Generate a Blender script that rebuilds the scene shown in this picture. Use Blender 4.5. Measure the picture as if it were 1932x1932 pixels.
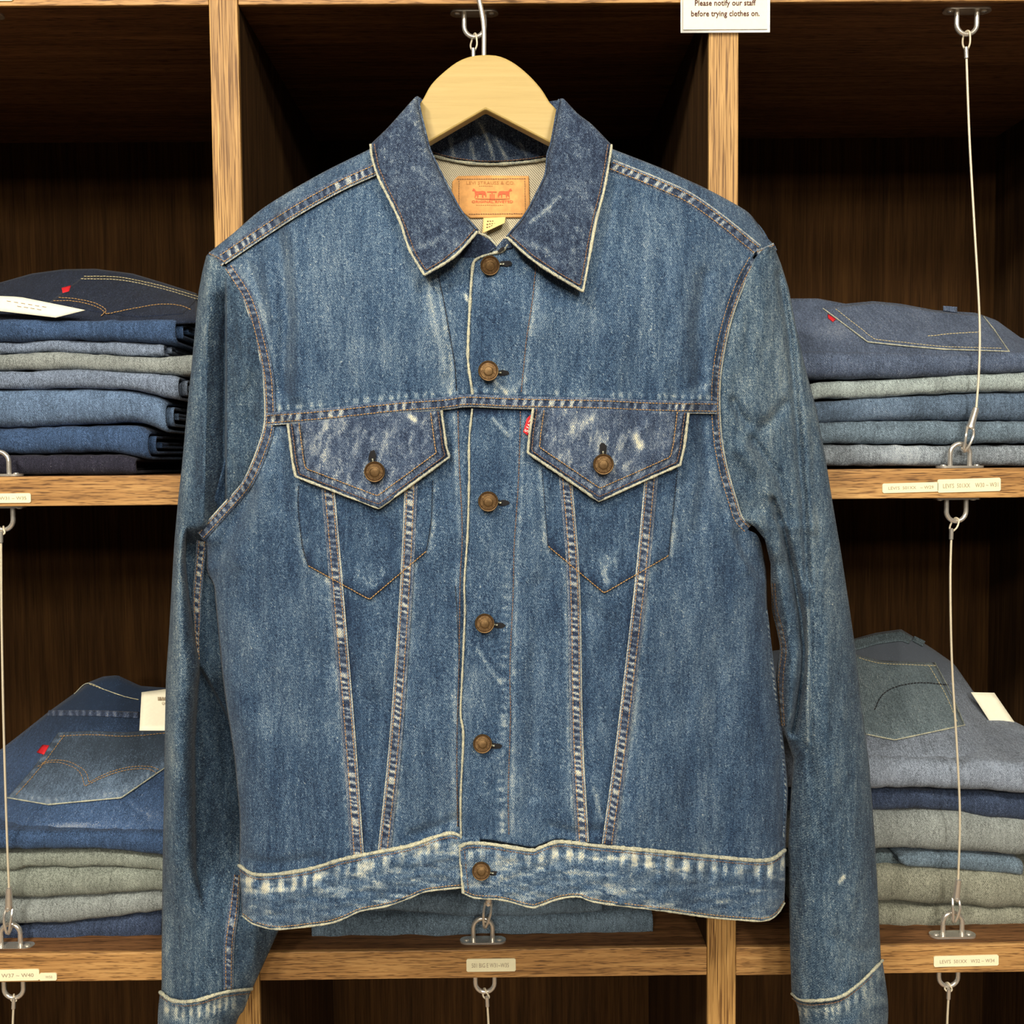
import bpy, math, random
import numpy as np
from mathutils import Vector, Matrix

# ------------------------------------------------------------------ camera, world, lights
scene = bpy.context.scene
COL = scene.collection
for o in list(bpy.data.objects):
    bpy.data.objects.remove(o, do_unlink=True)
EYE = 1.45                     # eye height above the shop floor
PITCH, YAW, ROLL = 0.05252, 0.00793, -0.00854
FPX, CPX = 1932.0, 966.0


def cam_axes():
    fw = np.array([math.sin(YAW) * math.cos(PITCH), math.cos(YAW) * math.cos(PITCH), -math.sin(PITCH)])
    rt = np.array([math.cos(YAW), -math.sin(YAW), 0.0])
    up = np.cross(rt, fw)
    return rt * math.cos(ROLL) + up * math.sin(ROLL), -rt * math.sin(ROLL) + up * math.cos(ROLL), fw


RT, UP, FW = cam_axes()
CAM = np.array([0.0, -1.0, EYE])
cd = bpy.data.cameras.new('camera')
cam = bpy.data.objects.new('camera', cd)
COL.objects.link(cam)
cd.sensor_fit = 'HORIZONTAL'
cd.sensor_width = 36.0
cd.lens = 36.0 * FPX / 1932.0
cd.clip_start = 0.02
m = Matrix.Identity(4)
for i in range(3):
    m[i][0], m[i][1], m[i][2], m[i][3] = RT[i], UP[i], -FW[i], CAM[i]
cam.matrix_world = m
scene.camera = cam

wd = bpy.data.worlds.new('shop_ambient')
scene.world = wd
wd.use_nodes = True
wd.node_tree.nodes['Background'].inputs['Color'].default_value = (1.0, 0.92, 0.78, 1)
wd.node_tree.nodes['Background'].inputs['Strength'].default_value = 0.07


def area_light(name, loc, target, size, power, color):
    ld = bpy.data.lights.new(name, 'AREA')
    ld.shape = 'RECTANGLE'
    ld.size, ld.size_y = size
    ld.energy = power
    ld.color = color
    lo = bpy.data.objects.new(name, ld)
    lo.location = loc
    lo.rotation_euler = (Vector(target) - Vector(loc)).to_track_quat('-Z', 'Y').to_euler()
    COL.objects.link(lo)
    return lo


WARM = (1.0, 0.91, 0.76)
area_light('ceiling_light', (-0.95, -1.75, 2.85), (0.0, 0.0, 1.2), (0.35, 0.35), 42, WARM)
area_light('ceiling_light', (0.80, -2.05, 2.85), (0.0, 0.0, 1.2), (0.35, 0.35), 30, WARM)
area_light('ceiling_light', (-0.9, -3.7, 2.85), (0.0, 0.0, 1.2), (0.4, 0.4), 46, WARM)
area_light('ceiling_light', (1.1, -4.6, 2.85), (0.0, 0.0, 1.2), (0.4, 0.4), 62, WARM)
area_light('ceiling_light', (-0.2, -6.6, 2.85), (0.0, 0.0, 1.2), (0.5, 0.5), 90, WARM)
vs = scene.view_settings
vs.view_transform = 'Standard'
vs.look = 'None'
vs.gamma = 1.0
vs.use_curve_mapping = False
vs.exposure = 0.42

# ------------------------------------------------------------------ helpers: geometry
rng = np.random.default_rng(7)
random.seed(7)


def W(px, py, Y):
    """points seen at picture position (px,py) that stand at distance Y (world y)"""
    px, py, Y = np.broadcast_arrays(np.asarray(px, float), np.asarray(py, float), np.asarray(Y, float))
    a, b = (px - CPX) / FPX, (CPX - py) / FPX
    d = FW[None, :] + a.reshape(-1, 1) * RT[None, :] + b.reshape(-1, 1) * UP[None, :]
    t = (Y.reshape(-1) - CAM[1]) / d[:, 1]
    p = CAM[None, :] + d * t[:, None]
    return p.reshape(px.shape + (3,))


def P(px, py, Y):
    return W(px, py, Y).reshape(3)


def sstep(a, b, x):
    t = np.clip((np.asarray(x, float) - a) / (b - a), 0, 1)
    return t * t * (3 - 2 * t)


def _hash(ix, iy, seed):
    h = (ix.astype(np.int64) * 374761393 + iy.astype(np.int64) * 668265263 + seed * 974711) & 0x7fffffff
    h = ((h ^ (h >> 13)) * 1274126177) & 0x7fffffff
    h = h ^ (h >> 16)
    return (h & 0xffff) / 65535.0


def vnoise(x, y, seed=0):
    x = np.asarray(x, float); y = np.asarray(y, float)
    x, y = np.broadcast_arrays(x, y)
    ix, iy = np.floor(x), np.floor(y)
    fx, fy = x - ix, y - iy
    fx, fy = fx * fx * (3 - 2 * fx), fy * fy * (3 - 2 * fy)
    a, b = _hash(ix, iy, seed), _hash(ix + 1, iy, seed)
    c, d = _hash(ix, iy + 1, seed), _hash(ix + 1, iy + 1, seed)
    return (a * (1 - fx) + b * fx) * (1 - fy) + (c * (1 - fx) + d * fx) * fy


def fbm(x, y, seed=0, octs=3):
    s, a, n = 0, 1.0, 0
    for i in range(octs):
        s = s + a * vnoise(np.asarray(x) * 2 ** i, np.asarray(y) * 2 ** i, seed + 17 * i)
        n += a
        a *= 0.55
    return s / n


def resample(pts, step=None, n=None, smooth=True):
    """smooth (Catmull-Rom) polyline sampled at equal steps"""
    p = np.asarray(pts, float)
    if smooth and len(p) > 2:
        q = np.vstack([2 * p[0] - p[1], p, 2 * p[-1] - p[-2]])
        out = []
        for i in range(1, len(q) - 2):
            t = np.linspace(0, 1, 12, endpoint=False)[:, None]
            p0, p1, p2, p3 = q[i - 1], q[i], q[i + 1], q[i + 2]
            out.append(0.5 * ((2 * p1) + (-p0 + p2) * t + (2 * p0 - 5 * p1 + 4 * p2 - p3) * t ** 2 + (-p0 + 3 * p1 - 3 * p2 + p3) * t ** 3))
        p = np.vstack(out + [p[-1:]])
    L = np.concatenate([[0], np.cumsum(np.linalg.norm(np.diff(p, axis=0), axis=1))])
    if n is None:
        n = max(2, int(round(L[-1] / step)) + 1)
    s = np.linspace(0, L[-1], n)
    return np.stack([np.interp(s, L, p[:, k]) for k in range(p.shape[1])], 1)


def plen(p):
    return np.linalg.norm(np.diff(np.asarray(p, float), axis=0), axis=1).sum()


def normals2(p):
    t = np.gradient(p, axis=0)
    t /= np.maximum(np.linalg.norm(t, axis=1, keepdims=True), 1e-9)
    return np.stack([-t[:, 1], t[:, 0]], 1)      # picture y runs down: a path going down has its normal to the left


def offset_poly(pts, d):
    """mitred parallel of a polyline with corners"""
    p = np.asarray(pts, float)
    out = []
    for i in range(len(p)):
        ns = []
        if i > 0:
            t = p[i] - p[i - 1]; t /= np.linalg.norm(t); ns.append(np.array([-t[1], t[0]]))
        if i < len(p) - 1:
            t = p[i + 1] - p[i]; t /= np.linalg.norm(t); ns.append(np.array([-t[1], t[0]]))
        if len(ns) == 1:
            out.append(p[i] + ns[0] * d)
        else:
            b = ns[0] + ns[1]
            b /= np.linalg.norm(b)
            out.append(p[i] + b * d / max(0.4, b @ ns[0]))
    return np.array(out)


def coons(top, bottom, left, right, nu, nv):
    T = resample(top, n=nu, smooth=False); B = resample(bottom, n=nu, smooth=False)
    L = resample(left, n=nv, smooth=False); R_ = resample(right, n=nv, smooth=False)
    u = np.linspace(0, 1, nu)[None, :, None]; v = np.linspace(0, 1, nv)[:, None, None]
    ruled1 = (1 - v) * T[None] + v * B[None]
    ruled2 = (1 - u) * L[:, None] + u * R_[:, None]
    bil = (1 - u) * (1 - v) * T[0] + u * (1 - v) * T[-1] + (1 - u) * v * B[0] + u * v * B[-1]
    return ruled1 + ruled2 - bil


def seg_dist(px, py, path):
    p = np.asarray(path, float)
    d = np.full(np.shape(px), 1e9)
    for a, b in zip(p[:-1], p[1:]):
        ab = b - a
        t = np.clip(((px - a[0]) * ab[0] + (py - a[1]) * ab[1]) / (ab @ ab), 0, 1)
        d = np.minimum(d, np.hypot(px - a[0] - t * ab[0], py - a[1] - t * ab[1]))
    return d


def strokes(px, py, lst):
    s = np.zeros(np.shape(px))
    for path, w, a in lst:
        p = np.asarray(path, float)
        s = s + a * np.exp(-(seg_dist(px, py, p) / w) ** 2)
    return s


def rope(s, seed, per=11.0):
    z = np.zeros_like(s)
    ph = s / (per * 1.5) + 1.1 * vnoise(s / (per * 2.2), z + seed * 3.1, seed)
    return sstep(-0.25, 0.55, np.sin(2 * math.pi * ph)) * (0.45 + 0.55 * sstep(0.2, 0.7, vnoise(s / (per * 3.5), z, seed + 5)))


# ------------------------------------------------------------------ helpers: objects
def empty(name, loc, label=None, cat=None, group=None):
    o = bpy.data.objects.new(name, None)
    o.location = loc
    o.empty_display_size = 0.02
    COL.objects.link(o)
    tag(o, label, cat, group)
    return o


def tag(o, label=None, cat=None, group=None, kind=None):
    if label: o['label'] = label
    if cat: o['category'] = cat
    if group: o['group'] = group
    if kind: o['kind'] = kind
    return o


def base_of(parent):
    """world location of a parent chain (translations only)"""
    v = Vector((0, 0, 0))
    while parent is not None:
        v += Vector(parent.location)
        parent = parent.parent
    return np.array(v)


def mesh_obj(name, V, Fs, mat, parent=None, wear=None, smooth=True, solid=0.0, offset=-1.0, tint=None):
    """V in world coordinates; the object keeps its parent's origin"""
    V = np.asarray(V, float).reshape(-1, 3) - base_of(parent)[None, :]
    me = bpy.data.meshes.new(name)
    if isinstance(Fs, np.ndarray):
        k = Fs.shape[1]
        me.vertices.add(len(V)); me.vertices.foreach_set('co', V.astype(np.float32).ravel())
        me.loops.add(Fs.size); me.loops.foreach_set('vertex_index', Fs.astype(np.int32).ravel())
        me.polygons.add(len(Fs))
        me.polygons.foreach_set('loop_start', np.arange(0, Fs.size, k, dtype=np.int32))
        me.update(calc_edges=True)
    else:
        me.from_pydata(V.tolist(), [], Fs)
        me.update()
    me.polygons.foreach_set('use_smooth', np.full(len(me.polygons), smooth, dtype=bool))
    if wear is not None:
        at = me.attributes.new('wear', 'FLOAT', 'POINT')
        at.data.foreach_set('value', np.asarray(wear, np.float32).ravel())
    me.validate()
    o = bpy.data.objects.new(name, me)
    COL.objects.link(o)
    if mat is not None:
        me.materials.append(mat)
    if parent is not None:
        o.parent = parent
    if solid:
        md = o.modifiers.new('thickness', 'SOLIDIFY')
        md.thickness = solid
        md.offset = offset
    return o


def grid_faces(nv, nu, close_u=False, base=0):
    i = np.arange(nv - 1)[:, None]
    j = np.arange(nu if close_u else nu - 1)[None, :]
    j2 = (j + 1) % nu
    a = i * nu + j; b = (i + 1) * nu + j; c = (i + 1) * nu + j2; d = i * nu + j2
    return np.stack([a, b, c, d], -1).reshape(-1, 4) + base


def grid_obj(name, G, mat, parent=None, wear=None, solid=0.0, close_u=False, offset=-1.0):
    nv, nu = G.shape[:2]
    return mesh_obj(name, G.reshape(-1, 3), grid_faces(nv, nu, close_u), mat, parent, wear, True, solid, offset)


class Build:
    """collects simple solids; build() makes ONE mesh object out of them"""
    def __init__(s):
        s.V, s.F = [], []

    def add(s, V, Fc):
        b = len(s.V)
        s.V += [tuple(v) for v in V]
        s.F += [tuple(i + b for i in f) for f in Fc]
        return s

    def box(s, lo, hi):
        x0, y0, z0 = lo; x1, y1, z1 = hi
        V = [(x0, y0, z0), (x1, y0, z0), (x1, y1, z0), (x0, y1, z0), (x0, y0, z1), (x1, y0, z1), (x1, y1, z1), (x0, y1, z1)]
        return s.add(V, [(0, 3, 2, 1), (4, 5, 6, 7), (0, 1, 5, 4), (1, 2, 6, 5), (2, 3, 7, 6), (3, 0, 4, 7)])

    def tube(s, pts, r, n=10, closed=False, caps=True):
        p = np.asarray(pts, float)
        k = len(p)
        r = np.full(k, r) if np.isscalar(r) else np.asarray(r, float)
        if closed:
            t = np.roll(p, -1, 0) - np.roll(p, 1, 0)
        else:
            t = np.gradient(p, axis=0)
        t /= np.maximum(np.linalg.norm(t, axis=1, keepdims=True), 1e-12)
        a = np.array([0.0, 1.0, 0.0])
        if abs(t[0] @ a) > 0.9: a = np.array([1.0, 0, 0])
        u = np.cross(t[0], a); u /= np.linalg.norm(u)
        V = []
        for i in range(k):
            u = u - (u @ t[i]) * t[i]; u /= np.linalg.norm(u)
            w = np.cross(t[i], u)
            for j in range(n):
                th = 2 * math.pi * j / n
                V.append(p[i] + r[i] * (math.cos(th) * u + math.sin(th) * w))
        Fc = []
        for i in range(k if closed else k - 1):
            i2 = (i + 1) % k
            for j in range(n):
                j2 = (j + 1) % n
                Fc.append((i * n + j, i * n + j2, i2 * n + j2, i2 * n + j))
        if caps and not closed:
            Fc.append(tuple(range(n))[::-1]); Fc.append(tuple((k - 1) * n + j for j in range(n)))
        return s.add(V, Fc)

    def lathe(s, prof, origin, axis, n=32):
        """prof: list of (radius, height along axis)"""
        ax = np.asarray(axis, float); ax /= np.linalg.norm(ax)
        a = np.array([1.0, 0, 0]) if abs(ax[0]) < 0.9 else np.array([0, 1.0, 0])
        u = np.cross(ax, a); u /= np.linalg.norm(u); w = np.cross(ax, u)
        V, Fc = [], []
        for r, h in prof:
            for j in range(n):
                th = 2 * math.pi * j / n
                V.append(np.asarray(origin) + ax * h + r * (math.cos(th) * u + math.sin(th) * w))
        for i in range(len(prof) - 1):
            for j in range(n):
                j2 = (j + 1) % n
                Fc.append((i * n + j, i * n + j2, (i + 1) * n + j2, (i + 1) * n + j))
        Fc.append(tuple(range(n))[::-1]); Fc.append(tuple((len(prof) - 1) * n + j for j in range(n)))
        return s.add(V, Fc)

    def prism(s, poly, Y0, Y1):
        """poly: list of (x,z) world, extruded from Y0 to Y1"""
        n = len(poly)
        V = [(x, Y0, z) for x, z in poly] + [(x, Y1, z) for x, z in poly]
        Fc = [tuple(range(n)), tuple(range(2 * n - 1, n - 1, -1))]
        for i in range(n):
            j = (i + 1) % n
            Fc.append((i, i + n, j + n, j))
        return s.add(V, Fc)

    def build(s, name, mat, parent=None, smooth=False, bevel=0.0):
        o = mesh_obj(name, s.V, s.F, mat, parent, None, smooth)
        if smooth:
            md = o.modifiers.new('edges', 'EDGE_SPLIT'); md.split_angle = math.radians(40)
        if bevel:
            md = o.modifiers.new('bevel', 'BEVEL'); md.width = bevel; md.segments = 2; md.limit_method = 'ANGLE'
        return o


# ------------------------------------------------------------------ materials
def lin(r, g, b):
    f = lambda c: (c / 255 / 12.92) if c / 255 <= 0.04045 else ((c / 255 + 0.055) / 1.055) ** 2.4
    return (f(r), f(g), f(b), 1.0)


class Nodes:
    def __init__(s, name):
        s.m = bpy.data.materials.new(name)
        s.m.use_nodes = True
        s.t = s.m.node_tree
        s.b = s.t.nodes['Principled BSDF']

    def n(s, kind, **kw):
        x = s.t.nodes.new(kind)
        for k, v in kw.items(): setattr(x, k, v)
        return x

    def link(s, a, b): s.t.links.new(a, b)

    def val(s, sock, v):
        if hasattr(v, 'is_output'): s.link(v, sock)
        else: sock.default_value = v

    def math(s, op, a, b=None, c=None, clamp=False):
        x = s.n('ShaderNodeMath', operation=op, use_clamp=clamp)
        s.val(x.inputs[0], a)
        if b is not None: s.val(x.inputs[1], b)
        if c is not None: s.val(x.inputs[2], c)
        return x.outputs[0]

    def coords(s, scale, rot=None, src='Object'):
        tc = s.n('ShaderNodeTexCoord')
        mp = s.n('ShaderNodeMapping')
        if rot is not None:                      # stretched along a slanted direction
            mp.vector_type = 'TEXTURE'
            scale = tuple(1.0 / c for c in scale)
        mp.inputs['Scale'].default_value = scale
        rot = rot or (0, 0, 0)
        mp.inputs['Rotation'].default_value = rot
        s.link(tc.outputs[src], mp.inputs['Vector'])
        return mp.outputs['Vector']

    def noise(s, vec, scale=1.0, detail=2.0, rough=0.5, dist=0.0):
        x = s.n('ShaderNodeTexNoise')
        s.link(vec, x.inputs['Vector'])
        x.inputs['Scale'].default_value = scale
        x.inputs['Detail'].default_value = detail
        x.inputs['Roughness'].default_value = rough
        x.inputs['Distortion'].default_value = dist
        return x.outputs['Fac']

    def ramp(s, fac, stops, interp='LINEAR'):
        x = s.n('ShaderNodeValToRGB')
        x.color_ramp.interpolation = interp
        e = x.color_ramp.elements
        while len(e) < len(stops): e.new(0.5)
        for i, (p, c) in enumerate(stops):
            e[i].position = p; e[i].color = c
        s.link(fac, x.inputs['Fac'])
        return x.outputs['Color']

    def bump(s, h, strength, dist=0.001):
        x = s.n('ShaderNodeBump')
        x.inputs['Strength'].default_value = strength
        x.inputs['Distance'].default_value = dist
        s.link(h, x.inputs['Height'])
        s.link(x.outputs['Normal'], s.b.inputs['Normal'])


def denim(name, dark, mid, light, pale, warp='Z', twill=1.0, blotch=0.25, gain=1.0, speck=1.0, level=0.0):
    """indigo twill: slubby streaks along the warp, pale flecks, diagonal twill, 'wear' attribute fades it to pale"""
    N = Nodes(name)
    sx, sz = (1.0, 0.22) if warp == 'Z' else (0.22, 1.0)
    streak = N.noise(N.coords((900 * sx, 200, 900 * sz)), 1.0, 2.0, 0.65)
    streak2 = N.noise(N.coords((300 * sx, 50, 160 * sz)), 1.0, 3.0, 0.6)
    fleck = N.noise(N.coords((620, 300, 1700), (0, math.radians(38), 0)), 1.0, 2.0, 0.7)
    grit = N.noise(N.coords((1900, 420, 1500)), 1.0, 1.0, 0.5)
    spark = N.noise(N.coords((520, 300, 1150), (0, math.radians(42), 0)), 1.0, 1.0, 0.5)
    spark = N.math('MULTIPLY', N.math('SUBTRACT', spark, 0.63, clamp=True), 1.9)
    cloud = N.noise(N.coords((22, 22, 11)), 1.0, 4.0, 0.6)
    # diagonal twill line
    tc = N.n('ShaderNodeTexCoord')
    sp = N.n('ShaderNodeSeparateXYZ')
    N.link(tc.outputs['Object'], sp.inputs[0])
    ph = N.math('MULTIPLY_ADD', sp.outputs['Z'], 0.72, N.math('MULTIPLY', sp.outputs['X'], -1.0))
    ph = N.math('MULTIPLY_ADD', fleck, 0.0009, ph)
    tw = N.math('SINE', N.math('MULTIPLY', ph, 2 * math.pi / 0.00175))
    at = N.n('ShaderNodeAttribute', attribute_name='wear')
    wear = at.outputs['Fac']
    v = N.math('MULTIPLY_ADD', N.math('SUBTRACT', streak, 0.5), 0.42 * speck, 0.285 + level)
    v = N.math('MULTIPLY_ADD', N.math('SUBTRACT', fleck, 0.5), 1.15 * speck, v)
    v = N.math('MULTIPLY_ADD', N.math('SUBTRACT', grit, 0.5), 0.75 * speck, v)
    v = N.math('MULTIPLY_ADD', spark, speck, v)
    v = N.math('MULTIPLY_ADD', N.math('SUBTRACT', streak2, 0.5), 0.34, v)
    v = N.math('MULTIPLY_ADD', N.math('SUBTRACT', cloud, 0.5), blotch, v)
    v = N.math('MULTIPLY_ADD', tw, N.math('MULTIPLY_ADD', wear, 0.12 * twill, 0.05 * twill), v)
    v = N.math('MULTIPLY_ADD', wear, 0.62, v)
    col = N.ramp(v, [(0.08, dark), (0.36, mid), (0.66, light), (0.98, pale)])
    N.link(col, N.b.inputs['Base Color'])
    N.b.inputs['Roughness'].default_value = 0.92
    N.b.inputs['Specular IOR Level'].default_value = 0.12
    N.b.inputs['Sheen Weight'].default_value = 0.06
    h = N.math('MULTIPLY_ADD', tw, 0.25, N.math('ADD', streak, fleck))
    N.bump(h, 0.35, 0.0006)
    return N.m


def wood(name, axis, c0, c1, c2, rough=0.5, dash=1.0, spec=0.3):
    N = Nodes(name)
    ax = lambda a, b_: {'X': (a, b_, b_), 'Z': (b_, b_, a)}[axis]
    g1 = N.noise(N.coords(ax(7, 230)), 1.0, 4.0, 0.6, 0.5)
    g2 = N.noise(N.coords(ax(2.2, 36)), 1.0, 3.0, 0.6, 0.8)
    g3 = N.noise(N.coords(ax(48 if axis == 'X' else 13, 950)), 1.0, 2.0, 0.6, 0.3)
    v = N.math('MULTIPLY_ADD', g2, 0.45, N.math('MULTIPLY', g1, 0.6))
    pores = N.math('MULTIPLY', N.math('SUBTRACT', g3, 0.52, clamp=True), -3.0 * dash)
    v = N.math('ADD', v, pores)
    col = N.ramp(v, [(0.25, c0), (0.50, c1), (0.72, c2)])
    N.link(col, N.b.inputs['Base Color'])
    N.b.inputs['Roughness'].default_value = rough
    N.b.inputs['Specular IOR Level'].default_value = spec
    N.bump(v, 0.25, 0.0008)
    return N.m


def plain(name, col, rough=0.6, metal=0.0, spec=0.4, var=0.0, vscale=300.0, bump=0.0):
    N = Nodes(name)
    N.b.inputs['Roughness'].default_value = rough
    N.b.inputs['Metallic'].default_value = metal
    N.b.inputs['Specular IOR Level'].default_value = spec
    g = N.noise(N.coords((vscale,) * 3), 1.0, 3.0, 0.6)
    lo = tuple(c * (1 - var) for c in col[:3]) + (1,)
    hi = tuple(min(1, c * (1 + var)) for c in col[:3]) + (1,)
    N.link(N.ramp(g, [(0.3, lo), (0.7, hi)]), N.b.inputs['Base Color'])
    if bump: N.bump(g, bump, 0.0006)
    return N.m


M = {}
INK = (lin(28, 41, 64), lin(58, 85, 116), lin(130, 149, 164), lin(214, 214, 194))
M['denim'] = denim('indigo_denim', *INK)
M['denim_sleeve'] = denim('indigo_denim_sleeve', lin(28, 40, 58), lin(58, 82, 106), lin(130, 146, 154), lin(212, 212, 190), level=0.03)
M['denim_pocket'] = denim('worn_denim', lin(34, 43, 64), lin(68, 86, 114), lin(138, 150, 162), lin(218, 216, 188), blotch=0.3)
M['bead'] = denim('frayed_edge', lin(96, 108, 118), lin(176, 178, 160), lin(214, 211, 180), lin(234, 230, 198), speck=0.9, blotch=0.3, level=0.08)
M['denim_in'] = denim('inner_denim', lin(28, 36, 56), lin(66, 84, 110), lin(134, 146, 154), lin(210, 208, 180), blotch=0.3, level=-0.05)
M['tan'] = plain('tan_thread', lin(184, 146, 94), 0.8, var=0.25, vscale=900)
M['brown'] = plain('brown_thread', lin(128, 98, 76), 0.8, var=0.3, vscale=900)
M['dark_thread'] = plain('dark_thread', lin(34, 32, 38), 0.9, var=0.3, vscale=900)
M['ecru'] = plain('ecru_thread', lin(214, 202, 160), 0.85, var=0.15, vscale=900)
M['copper'] = plain('aged_copper', lin(106, 84, 56), 0.42, 0.8, var=0.22, vscale=500, bump=0.2)
M['copper_dark'] = plain('tarnished_copper', lin(80, 56, 34), 0.5, 0.7, var=0.2, vscale=500)
M['steel'] = plain('polished_steel', lin(216, 212, 204), 0.22, 0.75, var=0.04)
M['cable'] = plain('steel_wire_rope', lin(222, 212, 188), 0.4, 0.35, var=0.12, vscale=2500, bump=0.4)
M['oak_x'] = wood('oak_board', 'X', lin(98, 68, 38), lin(168, 126, 76), lin(204, 164, 106), dash=0.75)
M['oak_z'] = wood('oak_upright', 'Z', lin(108, 76, 42), lin(176, 136, 80), lin(210, 172, 110), dash=1.5)
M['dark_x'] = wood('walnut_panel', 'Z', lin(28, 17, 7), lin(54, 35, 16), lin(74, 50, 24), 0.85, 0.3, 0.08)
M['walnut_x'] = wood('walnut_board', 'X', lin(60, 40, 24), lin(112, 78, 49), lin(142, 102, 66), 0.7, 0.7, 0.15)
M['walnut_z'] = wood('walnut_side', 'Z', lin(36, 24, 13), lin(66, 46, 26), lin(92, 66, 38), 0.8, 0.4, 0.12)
M['cream'] = plain('cream_tag_cloth', lin(232, 206, 138), 0.8, var=0.06, vscale=600)
M['hanger'] = wood('beech_hanger', 'X', lin(172, 147, 86), lin(182, 158, 97), lin(188, 166, 107), 0.35, 0.12)
M['paper'] = plain('white_paper', lin(240, 236, 214), 0.7, var=0.03)
M['sticker'] = plain('label_tape', lin(238, 234, 200), 0.6, var=0.02)
M['ink'] = plain('printed_ink', lin(158, 142, 118), 0.8)
M['ink_dark'] = plain('maroon_ink', lin(74, 30, 34), 0.8)
M['red'] = plain('red_woven_tab', lin(206, 34, 44), 0.7, var=0.12, vscale=1500)
M['white'] = plain('white_thread', lin(240, 225, 220), 0.8)
M['leather'] = plain('leather_patch', lin(212, 156, 92), 0.75, var=0.16, vscale=140, bump=0.3)
M['patch_red'] = plain('patch_red_print', lin(206, 98, 62), 0.8, var=0.2, vscale=900)
M['patch_brown'] = plain('patch_brown_print', lin(178, 124, 70), 0.8, var=0.2, vscale=900)
M['black'] = plain('black_thread', lin(22, 22, 26), 0.9)
M['wall'] = plain('painted_wall', lin(214, 208, 196), 0.9, var=0.03, vscale=20)
M['floor'] = plain('shop_floor', lin(150, 128, 104), 0.6, var=0.12, vscale=10)


def lining_mat():
    N = Nodes('ecru_twill_lining')
    tc = N.n('ShaderNodeTexCoord'); sp = N.n('ShaderNodeSeparateXYZ')
    N.link(tc.outputs['Object'], sp.inputs[0])
    nz = N.noise(N.coords((600, 200, 600)), 1.0, 2.0)
    ph = N.math('MULTIPLY_ADD', sp.outputs['Z'], 0.8, sp.outputs['X'])
    ph = N.math('MULTIPLY_ADD', nz, 0.0005, ph)
    tw = N.math('SINE', N.math('MULTIPLY', ph, 2 * math.pi / 0.0020))
    v = N.math('MULTIPLY_ADD', tw, 0.38, N.math('MULTIPLY_ADD', nz, 0.3, 0.42))
    N.link(N.ramp(v, [(0.05, lin(72, 70, 70)), (0.5, lin(176, 168, 148)), (0.9, lin(220, 212, 182))]), N.b.inputs['Base Color'])
    N.b.inputs['Roughness'].default_value = 0.95
    N.b.inputs['Specular IOR Level'].default_value = 0.1
    return N.m


M['lining'] = lining_mat()


def plastic_mat():
    N = Nodes('clear_laminate')
    N.b.inputs['Base Color'].default_value = (0.9, 0.9, 0.88, 1)
    N.b.inputs['Roughness'].default_value = 0.15
    N.b.inputs['Alpha'].default_value = 0.35
    return N.m


M['laminate'] = plastic_mat()

# ------------------------------------------------------------------ the room and the shelving
ZS = [EYE + 0.909, EYE + 0.4331, EYE - 0.0428, EYE - 0.5201, EYE - 0.997, 0.06]   # undersides of the boards
TH = 0.0290
UPX = [(-0.754, -0.7255), (-0.2764, -0.2489), (0.2000, 0.2286), (0.678, 0.7065)]
DEP = 0.42

b = Build().box((-3, -8, -0.1), (3, 0.6, 0.0)); tag(b.build('floor', M['floor']), 'brown shop floor under the shelving', 'floor', kind='structure')
b = Build().box((-3, 0.46, 0.0), (3, 0.56, 3.0)); tag(b.build('wall_back', M['wall']), 'pale wall behind the wooden shelving', 'wall', kind='structure')
b = Build().box((-3, -8, 2.9), (3, 0.6, 3.0)); tag(b.build('ceiling', M['wall']), 'pale shop ceiling above the shelving', 'ceiling', kind='structure')

unit = empty('shelving_unit', (0, 0.2, 0), 'brown wooden cubbyhole shelving behind the jacket, holding stacks of jeans', 'shelving')
for x0, x1 in UPX:
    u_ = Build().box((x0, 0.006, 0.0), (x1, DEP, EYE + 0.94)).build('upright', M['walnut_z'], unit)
    Build().box((x0, 0.0, 0.0), (x1, 0.006, EYE + 0.94)).build('edge_strip', M['oak_z'], u_, bevel=0.0010)
for k, z in enumerate(ZS):
    for i in range(3):
        dz = (0.0016, 0, -0.0008)[i] if k == 3 else 0
        xa, xb = UPX[i][1] + 0.0003, UPX[i + 1][0] - 0.0003
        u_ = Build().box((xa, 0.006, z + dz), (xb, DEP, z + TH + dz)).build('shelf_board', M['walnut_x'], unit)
        Build().box((xa, 0.0008, z + dz), (xb, 0.006, z + TH + dz)).build('edge_strip', M['oak_x'], u_, bevel=0.0010)
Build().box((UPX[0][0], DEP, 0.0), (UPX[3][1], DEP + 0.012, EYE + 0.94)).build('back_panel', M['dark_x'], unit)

# ------------------------------------------------------------------ lettering
def text_geo(s, bold=0.0):
    cu = bpy.data.curves.new('lettering', 'FONT')
    cu.body = s
    cu.resolution_u = 2
    cu.offset = bold
    ob = bpy.data.objects.new('lettering', cu)
    COL.objects.link(ob)
    dg = bpy.context.evaluated_depsgraph_get()
    me = bpy.data.meshes.new_from_object(ob.evaluated_get(dg))
    V = np.array([v.co[:] for v in me.vertices]).reshape(-1, 3)
    Fc = [tuple(p.vertices) for p in me.polygons]
    bpy.data.objects.remove(ob, do_unlink=True)
    bpy.data.curves.remove(cu)
    bpy.data.meshes.remove(me)
    return V, Fc


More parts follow.
